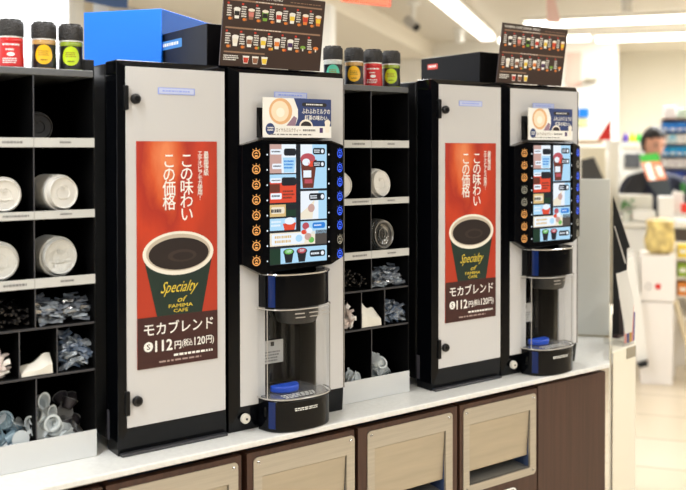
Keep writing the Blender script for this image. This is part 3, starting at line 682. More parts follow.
# ================================================================== RACK CONTENTS
def canister(px, kind, label, rk):
    q = at(px, 71, 1, .13); x = q.x; y = .13; rz = math.atan2(CAM.y-y, CAM.x-x)+pi/2
    col = {'red': (206, 34, 34), 'yellow': (244, 186, 20), 'green': (190, 214, 20), 'teal': (90, 200, 170)}[kind]
    t = thing('shaker_canister', label, 'canister', (x, y, 1.69), rz, 'powder shakers on the racks')
    Mx = WM[t] @ Matrix.Scale(1.06, 4); cm = mat('canister_'+kind, col, .35); body = mat('canister_black', (30, 30, 30), .3)
    glass = mat('canister_clear_tan' if kind == 'yellow' else 'canister_base_'+kind, (190, 150, 90) if kind == 'yellow' else {'red': (200, 40, 40), 'green': (140, 160, 50), 'teal': (200, 205, 200)}[kind], .2)
    prof = [(.0235, 0), (.0255, .003), (.0255, .02), (.0240, .04), (.0245, .056), (.0255, .062), (.0235, .068)]
    g = G(glass); g.M = Mx; g.lathe(prof, 32).build('jar', t)
    g = G(cm if kind == 'red' else body); g.M = Mx; wr = [(.0262, .006), (.0262, .02), (.0247, .04), (.0252, .056)]; g.lathe(wr, 32, cap=False)
    def fn(a, b, l):
        z = .058-b*.05; r = .0262 if z < .02 else (.0262-(z-.02)/.02*.0015 if z < .04 else .0247+(z-.04)/.016*.0005)
        an = (a-.5)*2.2-pi/2; r += .0003+l; return Vector((r*cos(an), r*sin(an), z))
    p = Print(g, (0, 0, 0), (1, 0, 0), (0, 0, -1), .0003, fn)
    if kind == 'red':
        p.lines(.18, .08, .88, .22, 1, WHITE, 1, 8); p.lines(.3, .3, .7, .42, 1, WHITE, 1, 2); p.ell(.5, .55, .14, .08, WHITE, 1); p.lines(.2, .7, .8, .95, 3, WHITE, 1, 5)
    else:
        p.ell(.5, .48, .33, .42, cm, 1, 30); p.lines(.3, .3, .7, .55, 3, mat('print_olive', (150, 120, 30)), 2, 7); p.lines(.38, .68, .64, .76, 1, INK, 2, 3)
    g.build('label_wrap', t)
    g = G(WHITE); g.M = Mx; g.lathe([(.0248, .066), (.0248, .069)], 32).build('neck_ring', t)
    g = G(mat('cap_black', (38, 36, 35), .55, bump=.5, bump_s=300)); g.M = Mx
    g.lathe([(.0255, .069), (.026, .072), (.026, .096), (.0245, .101), (.018, .1035), (.002, .1035)], 64, rf=lambda a, j: 1+(.018*(1 if int(a/2/pi*64) % 2 else 0) if 1 <= j <= 3 else 0)+(.05*noise.noise((cos(a)*3, sin(a)*3, j)) if j >= 3 else 0))
    for k in range(9):
        a = k*.7; g.M = Mx @ Matrix.Translation((.018*cos(a), .018*sin(a), .102)) @ Matrix.Rotation(a, 4, 'Z'); g.box(-.003, .003, -.005, .005, -.003, .0035)
    g.build('cap', t)
canister(11, 'red', 'red shaker canister with black cap on top of the left rack', 1)
canister(44, 'yellow', 'black shaker with round yellow label on the left rack, between red and green ones', 1)
canister(71, 'green', 'black shaker with round lime green label on the left rack, beside the blue carton', 1)
canister(333, 'teal', 'shaker with teal label half hidden behind the nearer dispenser', 2)
canister(354, 'yellow', 'black shaker with round yellow label on the middle rack, left of the red one', 2)
canister(373, 'red', 'red shaker canister between yellow and green ones on the middle rack', 2)
canister(391, 'green', 'black shaker with round lime green label at the right end of the middle rack', 2)

def lid_mesh(r, m):
    g = G(m); g.M = Matrix.Rotation(pi/2, 4, 'X')
    k = r
    g.lathe([(k*.93, -.014), (k*.99, -.014), (k, -.012), (k, -.008), (k*.97, -.006), (k*.91, -.006), (k*.885, -.004), (k*.87, .004), (k*.84, .006), (k*.80, .0055), (k*.77, .003), (k*.4, .0025), (k*.36, .0012), (.001, .001)], 44, cap=False)
    if m is MATS.get('clear_lid_plastic'):
        for rr, zz in ((.98, -.009), (.86, .005), (.78, .003), (.42, .002)): g.use(MATS['cover_rim']).tube([(k*rr*cos(a*pi/18), k*rr*sin(a*pi/18), zz) for a in range(37)], .0008, 5)
        g.use(m)
    gm = Matrix.Rotation(pi/2, 4, 'X')
    g.M = gm; g.box(-k*.5, k*.45, -k*.28, -k*.22, 0, .004)
    for q in range(6): a = q*pi/3; g.M = gm @ Matrix.Translation((cos(a)*k*.09-k*.05, sin(a)*k*.09+k*.28, 0)); g.box(-.0015, .0015, -.0015, .0015, 0, .0035)
    return g
def lid_stack(x, y, z, r, m, n, label, group, pitch=.0075, cat='cup lid', tilt=0, name='cup_lid', yaw=0):
    base = None
    for k in range(n):
        if base is None:
            o = base = lid_mesh(r, m).build(name)
        else: o = base.copy(); COL.objects.link(o)
        o.location = (x+sin(yaw)*-k*pitch, y+k*pitch*cos(yaw), z+r+.0005); o.rotation_euler = (tilt if k == 0 else tilt*.4, 0, yaw)
        tag(o, label if k else label.replace('lid in the stack', 'front lid of the stack'), cat, group)
def xat(px, y): return at(px, 190, 1, y).x
lid_stack(.650, .14, 1.525, .036, LIDB, 8, 'black cup lid in the stack on the top shelf of the left rack', 'black lids')
lid_stack(xat(4, .07), .07, 1.3695, .040, LIDW, 9, 'white cup lid in the stack on the second shelf, left cell of left rack', 'white lids left cell', tilt=.05)
lid_stack(.682, .07, 1.3695, .042, LIDW, 9, 'white cup lid in the stack on the second shelf, right cell of left rack', 'white lids right cell', tilt=-.06, yaw=.25)
LIDC = mat('lid_frosted', (205, 205, 200), .2, spec=.8, bump=.35, bump_s=90)
lid_stack(xat(-1, .07), .07, 1.2205, .044, LIDC, 9, 'glossy dome lid in the stack on the third shelf, left cell of left rack', 'glossy lids left cell')
lid_stack(.676, .075, 1.2205, .046, LIDC, 8, 'glossy dome lid in the stack on the third shelf, right cell of left rack', 'glossy lids right cell', tilt=-.05, yaw=.15)
lid_stack(xat(341, .07), .07, 1.3695, .040, LIDW, 7, 'white cup lid in the stack on the middle rack, beside the nearer screen', 'white lids middle rack left')
lid_stack(1.603, .075, 1.3695, .043, LIDW, 4, 'white cup lid in the short stack on the second shelf of the middle rack', 'white lids middle rack right', pitch=.011, tilt=-.12, yaw=.2)
lid_stack(1.612, .075, 1.2205, .045, CLEARL, 3, 'clear cup lid in the stack on the third shelf of the middle rack', 'clear lids middle rack', pitch=.01, tilt=-.08, yaw=.15)
lid_stack(1.66, .30, 1.2205, .04, LIDB, 3, 'dark cup lid at the back of the third shelf of the middle rack', 'dark lids middle rack')

# wrapped sticks, pouches, creamers
def pouch(w_, h_, th, seed, m, nx=7, ny=5):
    r = random.Random(seed); g = G(m); vs = []; fs = []
    for sd in (1, -1):
        for j in range(ny+1):
            for i in range(nx+1):
                a, b = i/nx, j/ny; e = (1-(2*a-1)**4)*(1-(2*b-1)**4)
                n = noise.noise((a*4+seed, b*4, sd*2+seed*.3)); wob = noise.noise((a*2.2, b*2.2, seed*1.7))*h_*.35
                vs.append(((a-.5)*w_*(1+.06*n), (b-.5)*h_+n*h_*.08, sd*th*e*(.7+.7*n)+wob))
    N = (nx+1)*(ny+1)
    for s_ in (0, 1):
        for j in range(ny):
            for i in range(nx):
                k = s_*N+j*(nx+1)+i; f = (k, k+1, k+nx+2, k+nx+1); fs.append(f if s_ == 0 else f[::-1])
    g.add(vs, fs); return g
def creamer(m, m2):
    if m is m2:
        g = G(m); g.lathe([(.0105, 0), (.0118, .001), (.0160, .024), (.0198, .0245), (.0200, .0255), (.0185, .026), (.0152, .0252), (.0105, .003), (.001, .002)], 22, cap=False); return g
    g = G(m); g.lathe([(.011, 0), (.0125, .002), (.0165, .022), (.0165, .0225)], 20); g.use(m2).lathe([(.0195, .0225), (.0195, .0237)], 20); g.use(m2).box(-.004, .004, .018, .026, .0227, .0235); return g
def stick_round(m, m2, L_=.12):
    g = G(m); g.M = Matrix.Rotation(pi/2, 4, 'X'); g.lathe([(.0028, 0), (.003, .001), (.003, L_)], 8); g.use(m2).lathe([(.0031, L_-.004), (.0031, L_+.0004)], 8); return g
def scatter(name, label, cat, group, builds, n, x0, x1, y0, y1, z0, zf, flat=.5, seed=0, rx=(.0, .0), yawr=(-.6, .6)):
    """n copies piled between x0..x1, y0..y1, from z0 up to the height zf(x01)"""
    r = random.Random(seed); bases = []
    for b in builds: bases.append(b.build(name))
    for k in range(n):
        if k < len(bases): o = bases[k]
        else: o = bases[k % len(bases)].copy(); COL.objects.link(o)
        a = r.random(); b = r.random(); zt = zf(a)
        o.location = (x0+(x1-x0)*a, y0+(y1-y0)*b, z0+(zt-z0)*(r.random()**.8)*(.55+.45*b))
        o.rotation_euler = (r.uniform(*rx), r.uniform(-flat, flat), r.uniform(*yawr)); tag(o, label, cat, group)
BLUG = mat('wrap_blue_grey', (92, 100, 112), .28, spec=.8, noise_s=60, noise_a=.35); BLUG2 = mat('wrap_pale', (138, 148, 158), .22, spec=.9, noise_s=60, noise_a=.3)
SUG = mat('sugar_paper', (222, 208, 202), .6); SUG2 = mat('sugar_paper_white', (232, 228, 222), .6)
DKST = mat('dark_stick', (34, 32, 32), .25); DKGLINT = mat('stick_tip_glint', (190, 184, 178), .3)  # pale tip colour paints white glints onto the stick ends
BLUEW = mat('wrap_blue', (80, 96, 118), .28, spec=.8, noise_s=60, noise_a=.35)
CRW = mat('creamer_white', (205, 212, 214), .35); CRB = mat('syrup_blue', (128, 152, 166), .3); FOIL = mat('foil_pale', (188, 196, 200), .3); CRD = mat('syrup_dark', (70, 66, 70), .35)
TOP = lambda a, b: (lambda x: a+(b-a)*x)
for s_, dx in ((0, 0), (1, DX)):
    rk = ('left', 'middle')[s_]; lo = s_
    xl = .53 if s_ == 0 else .5235
    scatter('stirrer_stick', 'dark stirrer stick in the pile, fourth shelf of the %s rack, left cell' % rk, 'stirrer', 'dark stirrers %s rack' % rk, [stick_round(DKST, DKGLINT), stick_round(DKST, BLUG2, .115)], 46, xl+dx, .603+dx, .058, .075, 1.122, lambda a: 1.19-.03*a, .25, 11+s_, rx=(-.12, .15), yawr=(pi-.5, pi+.5))
    scatter('wrapped_straw', 'clear wrapped straw in the heap, fourth shelf of the %s rack, right cell' % rk, 'straw', 'wrapped straws %s rack' % rk, [pouch(.034, .009, .0035, 3+q, (BLUG, BLUG2, CLEARW, BLUG)[q], 9, 4) for q in range(4)], 120, .630+dx, .734+dx, .06, .12, 1.121, (lambda a: 1.183-.01*a) if s_ == 0 else (lambda a: 1.145+.038*a), .35, 21+s_, rx=(.2, 1.3), yawr=(-.5, .5))
    scatter('sugar_stick', 'pinkish paper sugar stick in the pile, fifth shelf of the %s rack, left cell' % rk, 'sugar packet', 'sugar sticks %s rack' % rk, [pouch(.03, .012, .004, 31+q, (SUG, SUG2)[q % 2], 7, 3) for q in range(3)], 30, (.532 if s_ == 0 else .536)+dx, .555+dx, .06, .10, 1.016, TOP(1.068, 1.062) if s_ == 0 else TOP(1.092, 1.07), 1.3, 31+s_, rx=(-.4, 1.2))
    scatter('wrapped_spoon', 'clear wrapped spoon in the heap, fifth shelf of the %s rack, right cell' % rk, 'wrapped spoon', 'wrapped spoons %s rack' % rk, [pouch(.030, .010, .004, 41+q, (BLUEW, BLUG, BLUG2, BLUEW)[q], 8, 4) for q in range(4)], 90, .678+dx, .736+dx, .062, .11, 1.015, TOP(1.098, 1.085) if s_ == 0 else TOP(1.065, 1.078), .8, 51+s_, rx=(.1, 1.3), yawr=(-.7, .7))
    if s_ == 0:
        scatter('syrup_cup', 'bluish syrup portion cup in the bottom left cell of the left rack', 'portion cup', 'bluish syrup cups', [creamer(CRB, FOIL), creamer(CRB, CRB)], 16, .535, .585, .075, .13, .83, TOP(.95, .90), 1.4, 61, rx=(-1.4, 1.4), yawr=(-3, 3))
        scatter('syrup_cup', 'dark syrup portion cup in the shaded right part of the bottom right cell, left rack', 'portion cup', 'dark syrup cups', [creamer(CRD, MATS['print_mid'])], 14, .700, .73, .10, .17, .83, TOP(.94, .93), 1.4, 71, rx=(-1.4, 1.4), yawr=(-3, 3))
        scatter('creamer_cup', 'white creamer portion cup in the bottom right cell of the left rack', 'portion cup', 'white creamers left rack', [creamer(CRW, FOIL), creamer(CRW, CRW)], 20, .633, .685, .075, .13, .84, TOP(.945, .90), 1.2, 83, rx=(.6, 2.0), yawr=(-1.2, 1.2))
    else:
        scatter('creamer_cup', 'white creamer portion cup in the bottom right cell of the middle rack', 'portion cup', 'white creamers middle rack', [creamer(CRW, FOIL), creamer(CRW, CRW)], 18, .643+dx, .68+dx, .078, .12, .84, TOP(.955, .885), 1.2, 91, rx=(.5, 2.0), yawr=(-1.2, 1.2))
        scatter('creamer_cup', 'white portion cup in the bottom left cell of the middle rack', 'portion cup', 'white portion cups', [creamer(CRW, FOIL)], 5, .545+dx, .575+dx, .085, .11, .85, TOP(.885, .88), .4, 98, rx=(1.3, 1.8), yawr=(-.6, .6))
    # folded white napkin pocket: wedge with a lip
    NAP = mat('napkin_white', (226, 224, 214), .7)
    g = G(NAP); a0, a1 = .583+dx, .652+dx; zb = 1.009
    if s_ == 0: h0, h1 = .016, .045
    else: h0, h1 = .075, .035
    n = 10
    vs = []
    for j, (yy, hh) in enumerate(((.055, 1), (.075, .95), (.13, .5))):
        for i in range(n+1):
            f = i/n; hgt = (h0+(h1-h0)*f)*(1+.12*sin(f*9+j)) * (1 if j else .45 if s_ == 0 else .5)
            vs += [(a0+(a1-a0)*f, yy+.003*sin(f*7+j), zb+hgt*(1 if j < 2 else .35)), (a0+(a1-a0)*f, yy, zb+.0005)]
    fs = []; W2 = 2*(n+1)
    for j in range(3):
        for i in range(n): k = j*W2+2*i; fs.append((k, k+1, k+3, k+2))
    for j in range(2):
        for i in range(n): k = j*W2+2*i; fs.append((k, k+2, k+2+W2, k+W2))
    for i in (0, n):
        for j in range(2): k = j*W2+2*i; fs.append((k, k+W2, k+W2+1, k+1))
    o = g.add(vs, fs).build('napkin')
    tag(origin_to(o, ((a0+a1)/2, .09, zb)), 'folded white paper napkin in the middle cell, fifth shelf of the %s rack' % rk, 'napkin')

# ================================================================== RIGHT END OF THE COUNTER
g = G(mat('partition_grey', (222, 224, 219), .4)); L0, R0 = Vector((2.66, .338, 0)), Vector((2.786, .187, 0)); dd = (R0-L0).normalized(); nn = Vector((dd.y, -dd.x, 0))
def wallseg(g, a, b, n_, th, z0, z1):
    g.add([a+Vector((0, 0, z0)), b+Vector((0, 0, z0)), b-n_*th+Vector((0, 0, z0)), a-n_*th+Vector((0, 0, z0)), a+Vector((0, 0, z1)), b+Vector((0, 0, z1)), b-n_*th+Vector((0, 0, z1)), a-n_*th+Vector((0, 0, z1))],
          [(0, 3, 2, 1), (4, 5, 6, 7), (0, 1, 5, 4), (1, 2, 6, 5), (2, 3, 7, 6), (3, 0, 4, 7)]); return g
if nn.y > 0: nn = -nn
pt = thing('partition_screen', 'pale grey partition panel standing on the right end of the counter', 'partition', L0+Vector((0, 0, .805)))
wallseg(g, L0, R0, nn, .018, .806, 1.40).build('panel', pt, bev=.002)
wallseg(G(mat('partition_strip', (176, 170, 150), .4)), L0+nn*.002, R0+nn*.002, nn, .002, .806, .812).build('foot_strip', pt)
# cream cabinet beside the counter
CREAMC = mat('cream_laminate', (232, 226, 208), .45)
h = radians(9.4); cdv = Vector((cos(h), sin(h), 0)); P0 = Vector((2.482, -.058, 0))
d = fwd*FPX+rgt*(636.5-343); k = None
# intersect with the ray of the far corner
den = cdv.x*d.y-cdv.y*d.x; tt = ((CAM.x-P0.x)*d.y-(CAM.y-P0.y)*d.x)/den; P1 = P0+cdv*tt
nb = Vector((-cdv.y, cdv.x, 0))
sd_ = UD*.95; g = G(CREAMC); g.prism([(p_.x, p_.y) for p_ in (P0, P1, P1+sd_, P0+sd_+nb*.02)], 0, .835)
cc = g.build('side_cabinet', bev=.003); 
cc2 = thing('side_cabinet', 'cream laminate cabinet closing the right end of the counter', 'cabinet', P0+cdv*.05)
cc.data.transform(Matrix.Translation(-(P0+cdv*.05))); cc.parent = cc2; cc.name = 'carcass'; cc2.name = 'side_cabinet'
g = G(mat('tag_grey', (150, 142, 124), .4)); a = P0+cdv*tt*.6+nb*-.002; b = P0+cdv*tt*.99+nb*-.002; wallseg(g, a, b, -nb, .002, .795, .832).build('grey_tag', cc2)
g = G(CHROME); wallseg(g, P0-nb*.001, P0+cdv*.006-nb*.001, -nb, .003, .01, .83).build('edge_trim', cc2)

# ---- glass pen holder and leaning things on the cream cabinet
def P2(f, back): return P0+cdv*tt*f+UD*back
PINK = mat('pen_pink', (226, 150, 140), .4); PBLU = mat('pen_blue', (60, 70, 150), .4); PYEL = mat('pen_yellow', (220, 170, 50), .4); DKBR = mat('dark_brown_pad', (66, 36, 38), .5)
ph = thing('pen_holder', 'clear pen holder on the cream cabinet beside the partition', 'pen holder', P2(.7, .06)+Vector((0, 0, .836)))
g = G(CLEAR); wallseg(g, P2(.45, .02), P2(.95, .02), -nb, .002, .836, .93).build('front_wall', ph); g = G(CLEAR); wallseg(g, P2(.45, .09), P2(.95, .09), -nb, .002, .836, .93).build('rear_wall', ph)
wallseg(G(CLEAR), P2(.45, .02), P2(.95, .02), -nb, .07, .836, .839).build('base', ph)
for i, (f, m, hh) in enumerate(((.55, PINK, .10), (.66, PBLU, .12), (.75, PYEL, .08), (.84, PINK, .13), (.9, PBLU, .10))):
    q = P2(f, .05); g = G(m); g.tube([q+Vector((0, 0, .84)), q+cdv*.004+Vector((0, 0, .84+hh))], .0045, 8)
    o = g.build('pen'); tag(origin_to(o, q+Vector((0, 0, .84))), ['short pink pen in the clear holder, nearest the partition', 'blue pen standing in the clear holder beside the short pink one', 'yellow pen standing in the clear holder', 'tall pink pen in the clear holder', 'rightmost blue pen in the clear holder'][i], 'pen')
g = G(DKBR); wallseg(g, P2(.2, .2), P2(.55, .2), -nb, .02, .836, .92); o = g.build('card_stack'); tag(origin_to(o, P2(.3, .12)+Vector((0, 0, .836))), 'dark brown block behind the clear pen holder', 'card box')
# black strap-like leaflet stand leaning right of the partition
def px_at_u(px, py, u): v, z = onu(px, py, u); return uv(u, v, z)
def panel_from_px(name, pts, u, th, m, label, cat, bev=0, **kw):
    """slab of real thickness whose face stands on the shop plane u"""
    g = G(m); n = len(pts); a = [px_at_u(x, y, u) for x, y in pts]; b = [p+UD*th for p in a]
    g.add(a+b, [tuple(range(n)), tuple(range(n, 2*n))[::-1]]+[(i, (i+1) % n, n+(i+1) % n, n+i) for i in range(n)])
    o = g.build(name, bev=bev, smooth=False); c = sum(a, Vector())/n; c.z = min(p.z for p in a); origin_to(o, c)
    if label: tag(o, label, cat, **kw)
    return o
panel_from_px('leaflet_stand', [(613, 196), (616, 205), (630, 247), (627, 249), (627, 270), (619, 273), (619, 334), (613, 334)], 3.3, .03, MBLACK, 'black slanted leaflet stand right of the grey partition', 'stand')
panel_from_px('leaflet', [(614, 226), (615, 226), (626, 262), (625, 264)], 3.28, .004, mat('leaflet_pale', (206, 202, 196), .5), 'narrow pale leaflet on the black slanted stand', 'leaflet')
panel_from_px('white_fixture', [(622, 262), (634, 255), (641, 300), (648, 362), (637, 365), (626, 300)], 6.05, .3, mat('fixture_white', (240, 238, 232), .5), 'narrow white fixture rising beside the pen holder', 'shelf')
panel_from_px('rubber_foot', [(637, 364), (648, 361), (648, 366), (640, 368)], 6.0, .1, MBLACK, 'black foot pad under the narrow white fixture', 'foot')
panel_from_px('leaflet', [(616, 274), (627, 271), (634, 300), (632, 332), (625, 334)], 3.22, .01, mat('leaflet_white', (232, 230, 224), .5), 'white slanted leaflet below the black stand, beside the pen holder', 'leaflet')
struct_dark = panel_from_px('dark_basket', [(613, 300), (624, 300), (625, 334), (613, 336)], 3.35, .06, mat('basket_dark', (70, 60, 60), .6), 'dark basket half hidden behind the grey partition', 'basket')

# ================================================================== STORE BACKGROUND
def rng(px0, px1, u):
    return onu(px0, 150, u)[0], onu(px1, 150, u)[0]
def zof(py, u, px=650): return onu(px, py, u)[1]
def bx(name, px0, px1, py0, py1, u, dep, m, label=None, cat=None, group=None, parent=None, bev=.004):
    v0_, v1_ = rng(px0, px1, u); z1_ = zof(py0, u, (px0+px1)/2); z0_ = zof(py1, u, (px0+px1)/2)
    if z0_ < .12 and py1 > 300 and parent is None: z0_ = 0
    g = G(m); g.M = UVM; g.box(u, u+dep, v0_, v1_, z0_, z1_); o = g.build(name, parent, bev=bev)
    if label: origin_to(o, uv(u+dep/2, (v0_+v1_)/2, z0_)); tag(o, label, cat, group)
    return o
# wall posters and signs on the white back wall
W9 = UB-.02
bx('wall_poster', 566, 581, 52, 86, W9, .015, mat('poster_rose', (232, 196, 182), .6), 'pale rose poster on the white back wall beside the farther menu board', 'poster')
bx('wall_shelf', 584, 597, 78, 80.5, UB-.12, .12, mat('shelf_olive', (170, 162, 140), .6), 'small olive wall bracket right of the pale rose poster', 'bracket')
bx('wall_sign', 578, 589, 108, 117.5, W9, .015, mat('sign_blue', (0, 120, 220), .5), 'small blue sign on the back wall behind the farther dispenser', 'sign')
bx('wall_notice', 578, 588, 119, 126, W9, .015, mat('notice_lime', (216, 222, 160), .5), 'pale yellow-green notice under the small blue sign', 'notice')
panel_from_px('red_pennant', [(597, 140), (611, 118), (611, 140)], 7.9, .03, mat('pennant_red', (214, 34, 28), .5), 'red triangular sign standing above the picture ledge', 'sign')
bx('wall_ledge', 578, 603, 140, 144, 7.85, .3, mat('ledge_tan', (214, 190, 160), .5), 'tan ledge under the red triangular sign', 'ledge')
bx('picture_frame', 580, 606, 147, 372, 7.2, .04, mat('frame_cream', (238, 230, 206), .5), 'cream framed board behind the partition under the tan ledge', 'board')
panel_from_px('dark_panel', [(581, 160), (594, 157), (604, 180), (604, 377), (581, 377)], 6.9, .03, mat('panel_charcoal', (62, 60, 58), .4), 'dark tilted panel in front of the cream framed board', 'panel')
bx('card_holder', 605, 613, 140, 150, 7.6, .05, mat('white_card', (250, 250, 250), .5), 'small white card on the wall corner above the partition', 'card')
struct(bx('trim_4', 609, 619, 141, 330, 7.3, .12, WALLW))
# service counter with goods
SC = 6.9
sc = thing('service_counter', 'long white service counter of the register area', 'counter', uv(SC, 2.3, 0))
v0_ = onu(619, 200, SC)[0]; zc_ = zof(222, SC)
g = G(mat('counter_offwhite', (236, 232, 222), .4)); g.M = UVM; g.box(SC-.04, SC+.5, v0_, 4.2, zc_-.04, zc_); g.build('worktop', sc, bev=.01)
g = G(mat('counter_front_white', (236, 234, 228), .5)); g.M = UVM; g.box(SC, SC+.48, v0_+.02, 4.2, 0, zc_-.04); g.build('front', sc)
bx('dark_drawer', 674, 690, 226, 245, SC-.01, .05, mat('drawer_brown', (74, 62, 54), .5), parent=sc)
bx('register_base', 619, 653, 196, 213, SC+.1, .3, mat('register_cream', (222, 218, 206), .5), 'cream register tray on the service counter', 'register')  # plain box standing for the base of the register
bx('paper_tray', 633, 656, 211, 221, SC-.02, .11, mat('tray_white', (240, 238, 232), .5), 'white tray at the front of the service counter', 'tray')
bx('white_box', 659, 674, 197, 221, SC+.02, .2, mat('box_white', (244, 242, 238), .5), 'white box with dark dot on the service counter', 'box')
bx('cup_sleeve', 673, 684, 192, 212, SC+.2, .1, mat('sleeve_white', (235, 233, 228), .5), 'pale cup dispenser behind the white box', 'cup dispenser')
bx('red_box', 682, 690, 204, 213, SC+.05, .1, mat('box_red', (224, 52, 36), .5), 'small red box at the right on the service counter', 'box')
# small plant
t = thing('potted_plant', 'small green plant in a pale pot on the service counter', 'plant', uv(SC-.01, onu(627, 200, SC)[0], zc_))
v_, z_ = onu(627, 206, SC)
g = G(mat('pot_pale', (214, 216, 206), .5)); g.M = UVM @ Matrix.Translation((SC+.03, v_, zc_)); g.lathe([(.03, 0), (.038, .07), (.035, .07)], 16); g.build('pot', t)
g = G(mat('leaf_green', (60, 130, 50), .6)); r = random.Random(3)
for k in range(26):
    g.M = UVM @ Matrix.Translation((SC+.03+r.uniform(-.03, .03), v_+r.uniform(-.028, .028), zc_+.08+r.uniform(-.01, .07))) @ Matrix.Rotation(r.uniform(0, 6), 4, 'Z') @ Matrix.Rotation(r.uniform(-1, 1), 4, 'X')
    g.add([(0, 0, 0), (.012, .02, .004), (0, .045, 0), (-.012, .02, .004), (0, .02, -.003)], [(0, 1, 4), (1, 2, 4), (2, 3, 4), (3, 0, 4)])
g.build('leaves', t, smooth=False)
# steel shelf with microwave and bottles
rk_ = thing('kitchen_rack', 'white wire rack behind the service counter carrying the microwave', 'rack', uv(8.6, onu(632, 150, 8.6)[0], 0))
va, vb = rng(618.5, 646, 8.6)
g = G(mat('rack_white', (214, 214, 208), .4)); g.M = UVM
for zz in (zof(142, 8.6), zof(174, 8.6), zof(190, 8.6)): g.box(8.6, 9.0, va, vb, zz-.025, zz)
for vv in (va, vb-.03): g.box(8.6, 8.63, vv, vv+.03, 0, zof(141, 8.6)); g.box(8.97, 9.0, vv, vv+.03, 0, zof(141, 8.6))
g.build('frame', rk_)
mw = thing('microwave', 'pale microwave oven with dark door window on the wire rack', 'microwave', uv(8.7, onu(633, 150, 8.6)[0], zof(174, 8.6)))
bx('housing', 620, 645, 148, 174, 8.62, .3, mat('microwave_body', (214, 212, 204), .4), parent=mw); bx('door_window', 624.5, 640, 153.5, 168, 8.61, .012, mat('microwave_glass', (84, 86, 88), .2), parent=mw)
for i, (px, c, lb) in enumerate(((625.5, (84, 62, 140), 'purple'), (632.5, (226, 226, 40), 'yellow'), (639, (60, 160, 60), 'green'))):
    v_ = onu(px, 150, 8.6)[0]; z0_ = zof(142, 8.6)
    g = G(mat('bottle_'+lb, c, .3)); g.M = UVM @ Matrix.Translation((8.72, v_, z0_)); hh = .085
    g.lathe([(.026, 0), (.03, .004), (.03, hh*.6), (.018, hh*.78), (.013, hh*.85), (.013, hh), (.002, hh)], 18); o = g.build('detergent_bottle')
    tag(origin_to(o, uv(8.72, v_, z0_)), lb+' bottle on the rack above the microwave', 'bottle', 'bottles above the microwave')
# cigarette shelf
US = 8.1
sv0, sv1 = rng(661.5, 700, US)
cs = thing('product_shelf', 'tall shelf of small blue and white packs at the right edge', 'shelf', uv(US+.15, (sv0+sv1)/2, 0))
g = G(mat('product_shelf_white', (228, 226, 222), .5)); g.M = UVM; g.box(US+.22, US+.25, sv0, sv1, .9, zof(119, US)); g.build('back_panel', cs)
rows = [119, 132, 144, 156, 168, 180, 193]
for py in rows:
    z_ = zof(py, US); g = G(mat('product_shelf_edge', (90, 66, 60), .5) if py == 119 else mat('product_shelf_dark', (70, 74, 88), .5)); g.M = UVM; g.box(US-.01, US+.22, sv0, sv1, z_-.012, z_); g.build('shelf', cs)
g = G(MATS['product_shelf_white']); g.M = UVM; g.box(US, US+.22, sv0-.015, sv0, 0, zof(119, US)); g.build('side_panel', cs)
cols = [(232, 236, 238), (30, 120, 210), (228, 226, 224), (20, 150, 220), (236, 234, 232), (24, 60, 150), (60, 150, 220)]
alts = [(228, 232, 236), (40, 140, 220), (150, 205, 225), (30, 160, 215), (226, 220, 220), (30, 50, 130), (226, 226, 230)]
proto = {}
r = random.Random(5)
rowname = ['top', 'second', 'third', 'fourth', 'fifth', 'sixth', 'bottom']
for i, py in enumerate(rows[1:]):
    z_ = zof(py, US)+.0005; v = sv0+.005; k = 0
    while v < sv1-.05:
        key = (i+1, r.random() < .35); c = alts[i+1] if key[1] else cols[i+1]
        if key not in proto:
            g = G(mat('pack_%d_%d' % key, c, .4), WHITE); g.box(0, .12, 0, .052, 0, .078); g.use(WHITE).add([(-.0006, .008, .012), (-.0006, .044, .012), (-.0006, .044, .03), (-.0006, .008, .03)], [(0, 1, 2, 3)])
            o = proto[key] = g.build('small_pack', smooth=False)
        else: o = proto[key].copy(); COL.objects.link(o)
        o.matrix_world = Matrix.Translation(uv(US, v, z_)) @ Matrix.Rotation(radians(37), 4, 'Z') @ Matrix.Scale(-1, 4, (0, 1, 0))
        tag(o, 'small %s pack on the %s shelf of the product shelf' % ({1: 'blue', 2: 'white', 3: 'bright blue', 4: 'white', 5: 'navy', 6: 'light blue'}[i+1] if not key[1] else 'odd coloured', rowname[i+1]), 'pack', 'packs on the %s product shelf' % rowname[i+1]); v += .057; k += 1
bx('parcel', 664, 676, 106, 118.5, US+.02, .15, mat('parcel_white', (238, 234, 236), .5), 'white parcel with pinkish edge on top of the product shelf', 'box')
bx('parcel', 677, 690, 108, 118.5, US+.04, .15, mat('parcel_green', (200, 220, 205), .5), 'pale green parcel on top of the product shelf', 'box')

# ---- clerk
SKIN = mat('skin', (214, 158, 132), .5); HAIR = mat('hair_black', (22, 18, 18), .5); NAVYC = mat('uniform_navy', (26, 32, 56), .7)
CU = 7.75; cv_, _ = onu(653, 150, CU); hz = zof(145, CU)
clerk = thing('person', 'clerk in dark uniform with short black hair behind the register, looking down', 'person', uv(CU, cv_, 0))
def skinbody(name, joints, edges, m, parent, sub=2):
    me = bpy.data.meshes.new(name); me.from_pydata([tuple(WM[parent].inverted() @ Vector(j[0])) for j in joints], edges, []); me.materials.append(m)
    o = bpy.data.objects.new(name, me); COL.objects.link(o); o.parent = parent; WM[o] = WM[parent]
    md = o.modifiers.new('skin', 'SKIN'); md.use_smooth_shade = True
    for i, j in enumerate(joints): sv = me.skin_vertices[0].data[i]; sv.radius = (j[1], j[2] if len(j) > 2 else j[1]); sv.use_root = (i == 0)
    s_ = o.modifiers.new('sub', 'SUBSURF'); s_.levels = sub; s_.render_levels = sub
    return o
def C_(du, dv, z): return tuple(uv(CU+du, cv_+dv, z))
sh = hz-.27
